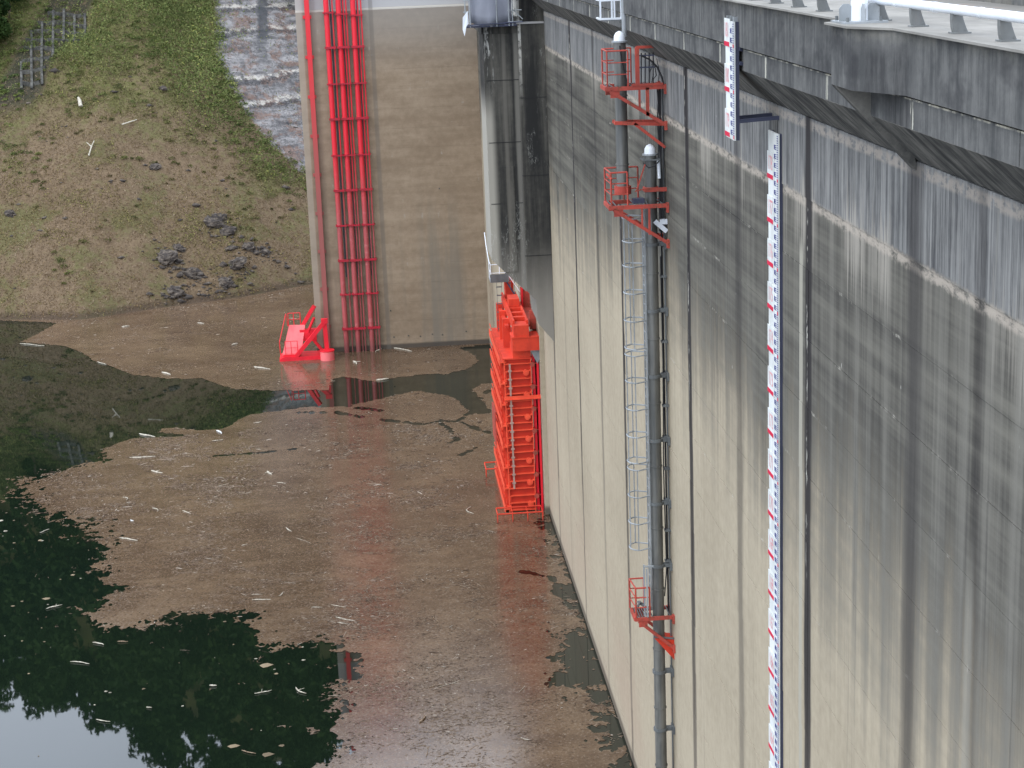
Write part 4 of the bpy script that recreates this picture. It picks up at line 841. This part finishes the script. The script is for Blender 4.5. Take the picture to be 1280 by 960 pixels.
# small grey platform and ladder where the lower wall meets the buttress
pf = thing('service_platform', 'small grey railed platform with stairs, above and behind the red gate', 'platform', (7.2, 104, H-20))
part(MB().box(6.65, 7.75, 103.8, 105.2, H-20.0, H-19.93), 'deck', M_galv, pf)
part(MB().box(6.65, 7.72, 103.75, 103.79, H-19.98, H-19.5), 'kick_panel', M_galvd, pf)
railing(pf, [(6.68, 105.1, H-19.93), (6.68, 103.8, H-19.93), (7.2, 103.8, H-19.93), (7.72, 103.8, H-19.93)], 1.0, M_white, .026, mids=1)
part(MB().tube([(6.68, 105.1, H-18.93), (6.62, 106.0, H-18.2), (6.6, 106.8, H-17.5)], .03, 6), 'stair_rail', M_white, pf)
part(MB().beam((7.72, 103.8, H-19.0), (8.9, 103.8, H-20.9), .045).beam((7.72, 103.8, H-19.6), (8.9, 103.8, H-21.5), .045), 'walkway_rail', M_white, pf)
for k in range(5): part(MB().beam((7.8+.25*k, 103.8, H-19.2-.4*k), (7.8+.25*k, 103.8, H-20.4-.4*k), .03), 'walkway_post', M_galvd, pf)
part(MB().beam((7.6, 103.9, H-20), (8.4, 103.9, H-21.4), .09), 'knee_brace', M_navy, pf)
ld = thing('wall_ladder', 'thin dark rung ladder on the pale wall just left of the red gate head', 'ladder', (7.15, 104, H-23))
for x in (7.02, 7.30): part(MB().beam((x, 104, H-23.0), (x, 104, H-20.0), .02), 'stile', M_galvd, ld)
for k in range(6): part(MB().beam((6.98, 103.97, H-22.8+k*.5), (7.30, 103.97, H-22.8+k*.5), .06), 'rung', M_galvd, ld)

# scaffold wrapped in tarpaulin
sc = thing('scaffold', 'grey tarpaulin wrapped scaffold hanging at the top of the dark pier', 'scaffold', (6.4, 90.4, H-4))
mb = MB(); nu, nv_ = 14, 10; Vv = []
for j in range(nv_+1):
    for i in range(nu+1):
        u, v_ = i/nu, j/nv_
        Vv.append((5.35+2.02*u, 90.4 + .08*math.sin(u*9+v_*2)+.10*nz(u*6, v_*5, 1), H-4.40+4.8*v_ - .20*math.sin(u*math.pi)*(1-v_) + .03*math.sin(u*22)*(j == 0)))
Fv_ = [(j*(nu+1)+i, j*(nu+1)+i+1, (j+1)*(nu+1)+i+1, (j+1)*(nu+1)+i) for j in range(nv_) for i in range(nu)]
mb.poly(Vv, Fv_); mb.sm = True; tp = part(mb, 'front_tarpaulin', M_tarp, sc)
mod = tp.modifiers.new('thick', 'SOLIDIFY'); mod.thickness = .03
part(MB().box(5.33, 5.36, 90.5, 91.6, H-4.4, H+.5), 'side_tarpaulin', M_tarp, sc)
for x in (5.08, 5.31, 6.62, 7.22, 7.40): part(MB().tube([(x, 90.25, H-4.6), (x, 90.25, H+.6)], .028, 6), 'standard', M_galv, sc)
for z in (-4.4, -3.85, -3.3, -2.7): part(MB().tube([(4.98, 90.25, H+z), (5.35, 90.25, H+z)], .025, 6).tube([(7.15, 90.25, H+z), (7.85, 90.25, H+z)], .025, 6), 'ledger', M_galv, sc)
part(MB().box(5.06, 7.6, 90.3, 91.15, H-4.62, H-4.54).beam((4.98, 90.2, H-4.5), (7.9, 90.2, H-4.42), .05), 'deck', M_navy, sc)
mb = MB(); mb.poly([(4.95, 90.15, H-4.1), (5.2, 90.2, H-3.8), (5.22, 90.2, H-4.4), (5.1, 90.15, H-4.55), (5.0, 90.15, H-5.0), (4.92, 90.15, H-4.7)], [(0, 1, 2, 3, 4, 5)]); part(mb, 'loose_sheet', M_white, sc).modifiers.new('t', 'SOLIDIFY').thickness = .04
part(MB().beam((7.40, 90.3, H-3.8), (7.9, 90.3, H-4.3), .04), 'diagonal', M_galv, sc)

# ------------------------------------------------------------------ float-well pipes and platforms on the dam
YP = 54.8
def well(name, lab, x, ztop_, zbot, dome_mat=M_white):
    th = thing(name, lab, 'pipe', (x, YP, H+zbot if zbot > -31 else 0), 'grey float well pipes on the dam')
    part(MB().tube([(x, YP, H+zbot), (x, YP, H+ztop_)], .19, 24), 'shaft', M_pole, th)
    part(MB().tube([(x, YP, H+ztop_), (x, YP, H+ztop_+.05)], .24, 24), 'flange', M_galv, th)
    part(MB().tube([(x, YP, H+ztop_+.05), (x, YP, H+ztop_+.20), (x, YP, H+ztop_+.29), (x, YP, H+ztop_+.34)], [.175, .165, .11, .02], 20), 'cap', dome_mat, th)
    z = ztop_-1.6
    while z > zbot+.3:
        part(MB().tube([(x, YP, H+z), (x, YP, H+z+.03)], .215, 24), 'pipe_joint', M_pole, th); z -= 2.08
    return th
w1 = well('float_well_pipe', 'upper short grey pipe with white domed cap between the two red platforms', 7.69, -3.42, -7.85)
w2 = well('float_well_pipe', 'long grey pipe with pale domed cap running down the pale dam face', 8.55, -6.85, -33)
part(MB().tube([(7.66, YP-.21, H-3.5), (7.70, YP-.24, H-3.9), (7.80, YP-.23, H-4.35), (7.90, YP-.2, H-4.7)], .022, 5), 'cable', M_black, w1)
part(MB().tube([(7.69, YP, H-8.0), (7.69, YP, H-7.75)], .26, 20), 'foot_flange', M_redd, w1)
part(MB().box(8.28, 8.82, YP-.3, YP+.3, H-6.99, H-6.95), 'collar_plate', M_galvd, w2)
part(MB().tube([(8.3, YP-.25, H-7.05), (8.45, YP-.3, H-7.2), (8.65, YP-.3, H-7.15), (8.8, YP-.25, H-7.0)], .018, 5), 'cable', M_black, w2)
part(MB().tube([(8.78, YP-.18, H-7.0), (8.80, YP-.18, H-7.55)], .05, 8), 'sensor_tube', M_white, w2)
for z in (-9.6, -11.7, -13.8, -15.9, -18.0, -20.12, -23.8, -25.85, -27.9, -30.0):
    part(MB().tube([(8.55, YP, H+z-.05), (8.55, YP, H+z+.05)], .235, 20).box(8.7, 9.0, YP-.09, YP+.09, H+z-.06, H+z+.06).box(8.93, 9.0, YP-.2, YP+.2, H+z-.16, H+z+.10), 'wall_clamp', M_galvd, w2)
cb = thing('cable_conduits', 'thin dark conduits and cables between the long grey pipe and the dam', 'conduit', (8.9, YP, 0))
part(MB().tube([(8.90, YP+.12, H-4.7), (8.88, YP+.12, H-9), (8.90, YP+.12, H-22)], .03, 6), 'conduit', M_black, cb)
part(MB().tube([(8.97, YP+.02, H-4.8), (8.95, YP+.02, H-9), (8.95, YP+.02, H-31.5)], .028, 6), 'conduit', M_galvd, cb)
wob = lambda s, a=.05: [(8.84+a*math.sin(z*1.7+s), YP-.12, H+z) for z in np.arange(-4.7, -9.3, -.25)]
for s_ in (0, 2.1, 4.0): part(MB().tube(wob(s_), .022, 5), 'cable', M_black, cb)
part(MB().tube([(8.82, YP, H-10), (8.84, YP, H-13.5), (8.80, YP, H-17), (8.84, YP, H-20.3), (8.76, YP, H-21.2)], .02, 5), 'cable', M_black, cb)
for z in np.arange(-9.6, -21, -1.04): part(MB().box(8.80, 9.0, YP-.06, YP+.16, H+z-.03, H+z+.03), 'conduit_clip', M_galvd, cb)
part(MB().beam((8.62, YP-.3, H-8.85), (8.98, YP-.3, H-9.18), .09, .14).box(8.78, 9.0, YP-.34, YP-.22, H-8.95, H-8.8), 'cable_box', M_white, cb)

def platform(lab, x0, z, zb, yw=.55, grate=True):
    th = thing('red_platform', lab, 'platform', (x0, YP, H+z), 'weathered red platforms on the dam')
    ya, yb = YP-yw, YP+yw
    for y in (ya, yb):
        part(MB().beam((x0, y, H+z-.05), (9.0, y, H+z-.05), .07, .12), 'edge_beam', M_redd, th)
        part(MB().beam((x0+.12, y, H+z-.12), (8.98, y, H+zb), .07, .10), 'knee_brace', M_redd, th)
        part(MB().box(x0+.12, x0+.40, y-.012, y+.012, H+z-.32, H+z-.08), 'gusset', M_redd, th)
        part(MB().box(8.93, 9.0, y-.09, y+.09, H+z-.26, H+z+.03).box(8.93, 9.0, y-.09, y+.09, H+zb-.14, H+zb+.12), 'wall_plate', M_redd, th)
    part(MB().beam((x0, ya, H+z-.05), (x0, yb, H+z-.05), .07, .12), 'end_beam', M_redd, th)
    mb = MB()
    for k in range(14):
        x = x0+.08+k*(8.85-x0)/14
        if not (7.45 < x < 7.93 and z > -9) and not (8.32 < x < 8.78 and z < -7): mb.beam((x, ya, H+z), (x, yb, H+z), .03, .035)
    part(mb, 'grating', M_galvd, th)
    return th, ya, yb
p1, ya, yb = platform('upper red railed platform with black cables beside the domed upper pipe', 7.18, -4.70, -5.9)
railing(p1, [(7.85, ya, H-4.68), (7.22, ya, H-4.68), (7.22, yb, H-4.68), (7.6, yb, H-4.68), (8.1, yb, H-4.68)], 1.05, M_redd, .025, mids=2)
part(MB().beam((8.13, ya, H-4.7), (8.13, ya, H-3.55), .12, .08), 'cabinet_post', M_redd, p1)
part(MB().beam((8.1, ya, H-3.55), (8.75, ya, H-3.55), .07, .08).beam((7.95, ya, H-4.66), (8.9, ya, H-4.66), .10, .07), 'cabinet_rail', M_redd, p1)
for x in (8.24, 8.36, 8.48, 8.60): part(MB().beam((x, ya, H-4.62), (x+.02, ya, H-3.72), .035), 'cable_riser', M_black, p1)
for z in (-4.15, -3.8): part(MB().beam((8.15, ya, H+z), (8.65, ya, H+z), .042), 'cable_tray', M_navy, p1)
part(MB().tube([(8.25, ya-.03, H-3.8), (8.5, ya-.03, H-3.92), (8.72, ya-.03, H-4.15), (8.86, ya-.03, H-4.45), (8.92, ya, H-4.7)], .028, 6), 'cable_loop', M_black, p1)
part(MB().tube([(8.55, ya, H-4.1), (8.72, ya, H-3.9), (8.80, ya, H-4.3), (8.76, ya, H-4.6)], .012, 5).tube([(8.5, ya, H-4.3), (8.64, ya, H-4.0), (8.7, ya, H-4.4), (8.55, ya, H-4.6), (8.62, ya, H-4.35)], .02, 5), 'loose_wire', M_black, p1)
part(MB().beam((8.42, ya, H-4.75), (8.42, ya, H-5.6), .10, .07), 'hanger', M_redd, p1)
part(MB().beam((8.18, ya, H-4.75), (8.18, ya, H-5.35), .06), 'hanger', M_redd, p1)
br = thing('pipe_bracket', 'red horizontal bracket with diagonal holding the upper pipe below the upper platform', 'bracket', (8.3, YP, H-5.8))
part(MB().beam((7.45, YP-.26, H-5.80), (9.0, YP-.26, H-5.90), .06, .10).beam((7.45, YP+.26, H-5.80), (9.0, YP+.26, H-5.86), .06, .10), 'arm', M_redd, br)
part(MB().beam((8.05, YP-.26, H-5.84), (8.98, YP-.26, H-6.60), .06, .09), 'knee_brace', M_redd, br)
part(MB().tube([(7.69, YP, H-5.86), (7.69, YP, H-5.76)], .235, 20), 'clamp_ring', M_redd, br)
p2, ya, yb = platform('middle red railed platform carrying the foot of the upper pipe', 7.20, -8.28, -9.50, .6)
railing(p2, [(7.75, ya, H-8.26), (7.25, ya, H-8.26), (7.22, yb, H-8.26), (7.8, yb, H-8.26), (8.25, yb, H-8.26)], 1.0, M_redd, .028, mids=2)
part(MB().beam((7.12, ya, H-7.28), (7.24, ya-.25, H-7.42), .05).beam((8.3, ya, H-7.05), (8.02, ya, H-7.85), .035), 'stay', M_redd, p2)
part(MB().beam((8.40, ya, H-8.3), (8.40, ya, H-9.2), .06), 'hanger', M_redd, p2)
part(MB().beam((8.18, ya, H-8.3), (8.18, ya, H-9.0), .05), 'hanger', M_redd, p2)
part(MB().box(7.95, 8.3, YP-.4, YP-.1, H-8.26, H-8.12), 'cable_box', M_navy, p2)
part(MB().beam((8.32, YP-.27, H-7.88), (9.0, YP-.27, H-7.88), .06, .12).tube([(8.55, YP, H-7.94), (8.55, YP, H-7.82)], .24, 20).beam((8.02, YP-.27, H-7.90), (8.32, YP-.27, H-7.84), .03), 'pipe_arm', M_redd, p2)
part(MB().tube([(8.35, YP-.3, H-8.2), (8.45, YP-.32, H-8.5), (8.52, YP-.3, H-8.9), (8.5, YP-.26, H-9.4)], .014, 5), 'loose_wire', M_galv, p2)
p3, ya, yb = platform('lowest small red platform with a triangular hood below it, beside the long pipe', 7.72, -21.72, -22.85, .45)
railing(p3, [(8.2, ya, H-21.7), (7.75, ya, H-21.7), (7.68, yb, H-21.7), (8.15, yb, H-21.7)], 1.0, M_redd, .03, mids=2)
part(MB().beam((8.12, ya-.02, H-21.7), (8.12, ya-.02, H-20.05), .05).beam((8.05, ya+.1, H-21.7), (8.05, ya+.1, H-19.95), .05).beam((8.05, ya, H-19.98), (8.34, ya, H-19.98), .05), 'gate_frame', M_galv, p3)
part(MB().tube([(7.8, YP-.2, H-21.5), (7.95, YP-.1, H-21.3), (8.1, YP-.2, H-21.45), (7.9, YP, H-21.35), (8.1, YP+.1, H-21.5)], .05, 6), 'coiled_hose', M_galvd, p3)
part(MB().poly([(8.36, YP-.3, H-22.52), (9.0, YP-.3, H-22.62), (9.0, YP-.3, H-23.32), (8.36, YP+.3, H-22.52), (9.0, YP+.3, H-22.62), (9.0, YP+.3, H-23.32)],
               [(0, 1, 2), (3, 5, 4), (0, 3, 4, 1), (1, 4, 5, 2), (2, 5, 3, 0)]), 'hood', M_red, p3)
part(MB().beam((8.33, YP-.32, H-22.46), (9.0, YP-.32, H-22.56), .03, .06), 'hood_rim', M_galvd, p3)

# caged ladder left of the long pipe
cl_ = thing('caged_ladder', 'grey safety-caged ladder between the middle and the lowest red platforms', 'ladder', (8.3, YP, H-20))
for x in (8.315, ): 
    part(MB().beam((x, YP-.12, H-21.6), (x, YP-.12, H-8.5), .045), 'stile', M_galv, cl_)
    part(MB().beam((x, YP+.28, H-21.6), (x, YP+.28, H-8.5), .045), 'stile', M_galv, cl_)
for k in range(43): part(MB().tube([(8.315, YP-.12, H-21.4+k*.3), (8.315, YP+.28, H-21.4+k*.3)], .016, 5), 'rung', M_galv, cl_)
HO = [-8.75, -9.48, -10.25, -11.1, -11.98, -12.86, -13.08, -13.94, -14.83, -15.72, -16.57, -16.8, -17.71, -18.6, -19.47]
for z in HO:
    pts = [(8.30, YP-.14, H+z)] + [(7.98-.32*math.cos(a)*1.0, YP+.08+.40*math.sin(a), H+z) for a in np.linspace(-1.5, 1.5, 13)] + [(8.30, YP+.30, H+z)]
    part(MB().tube(pts, .023, 5), 'cage_hoop', M_galv, cl_)
for za, zb in ((-8.75, -12.86), (-13.08, -16.57), (-16.8, -19.47)):
    for a in (-1.25, -.15, 1.25):
        x, y = 7.98-.32*math.cos(a), YP+.08+.40*math.sin(a); part(MB().beam((x+.03, y, H+za), (x+.03, y, H+zb), .035, .02), 'cage_strap', M_galv, cl_)

# ------------------------------------------------------------------ level staffs
def digit_mesh(txt):
    cu = bpy.data.curves.new('numeral', 'FONT'); cu.body = txt; cu.size = 1; cu.align_x = 'CENTER'; cu.align_y = 'CENTER'; cu.resolution_u = 3
    o = bpy.data.objects.new('tmp', cu); C.objects.link(o); bpy.context.view_layer.update()
    me = bpy.data.meshes.new_from_object(o.evaluated_get(bpy.context.evaluated_depsgraph_get())); bpy.data.objects.remove(o); return me
def staff(lab, x, yn, yf, ztop_, zbot, marks, first):
    th = thing('level_staff', lab, 'staff gauge', (x, (yn+yf)/2, H+zbot), 'water level staffs on the dam')
    # thickness towards the wall (+x); the face looks to -x, its right edge is the near one
    part(MB().box(x, x+.035, yn, yf-.04, H+zbot, H+ztop_), 'plate', M_wst, th)
    part(MB().box(x+.035, x+.12, yn+.02, yn+.14, H+zbot, H+ztop_).box(x+.035, x+.12, yf-.2, yf-.08, H+zbot, H+ztop_), 'backing_channel', M_navy, th)
    num = first
    for zm in marks:
        part(MB().box(x-.012, x-.002, yn+.36, yf+.03, H+zm-.045, H+zm+.55), 'number_plate', M_wst, th)
        part(MB().box(x-.017, x-.013, yn+.44, yf+.03, H+zm-.05, H+zm+.05), 'metre_mark', M_inkred, th)
        me = digit_mesh(str(num)); me.materials.clear(); me.materials.append(M_pinkink if num > 173 else M_pinkink)
        o = bpy.data.objects.new('numeral', me); C.objects.link(o); o.parent = th; o.matrix_parent_inverse = Matrix.Translation(-th.location)
        o.rotation_euler = (math.pi/2, 0, -math.pi/2); o.scale = (.30, .46, 1); o.location = (x-.016, yn+.70, H+zm+.29); num -= 1
    mb = MB(); z = marks[0]+.53 if first > 180 else ztop_-.12
    k = 0; ze = marks[0]+.1+.2*math.floor((ztop_-.12-marks[0]-.1)/.2)
    while ze > zbot+.1:
        a, b = yn+.17, yn+.36
        mb.box(x-.008, x-.004, b-.06, b, H+ze-.05, H+ze+.05)
        for q in (-.042, 0, .042): mb.box(x-.0081, x-.0041, a, b-.06, H+ze+q-.009, H+ze+q+.009)
        ze -= .2
    part(mb, 'scale_figures', M_blue, th)['kind'] = 'stuff'
    mb = MB(); z = ztop_-.05
    while z > zbot+.03:
        mb.box(x-.006, x-.002, yn+.01, yn+.10, H+z-.012, H+z+.012); z -= .05
    part(mb, 'scale_ticks', M_blue, th)['kind'] = 'stuff'
    for zm in marks: part(MB().box(x-.007, x-.003, yn+.0, yn+.09, H+zm-.03-.02, H+zm+.02), 'metre_tick', M_inkred, th)
    return th
s1 = staff('upper short red and white level staff held out from the dam by a steel arm', 8.0, 39.25, 40.2, -2.12, -4.68, [-2.62, -3.61, -4.60], 181)
for dy in (.1, .45, .8): part(MB().box(8.02, 8.16, 39.25+dy, 39.33+dy, H-2.14, H-2.02), 'top_bracket', M_galv, s1)
for y in (39.26, 39.95): part(MB().beam((8.12, y, H-4.26), (9.0, y, H-4.22), .08, .08), 'support_arm', M_navy, s1)
part(MB().beam((8.12, 39.26, H-2.7), (8.3, 39.3, H-2.75), .08).beam((8.12, 39.26, H-3.0), (8.3, 39.3, H-3.05), .08), 'parapet_fixing', M_navy, s1)
s2 = staff('long white level staff running down the dam face to the bottom of the picture', 8.9, 38.95, 39.95, -4.55, -31.8, [-5.56-.993*i for i in range(26)], 178)

print('OBJECTS', len(C.objects), 'TRIS', sum(len(o.data.polygons) for o in C.objects if o.type == 'MESH'))
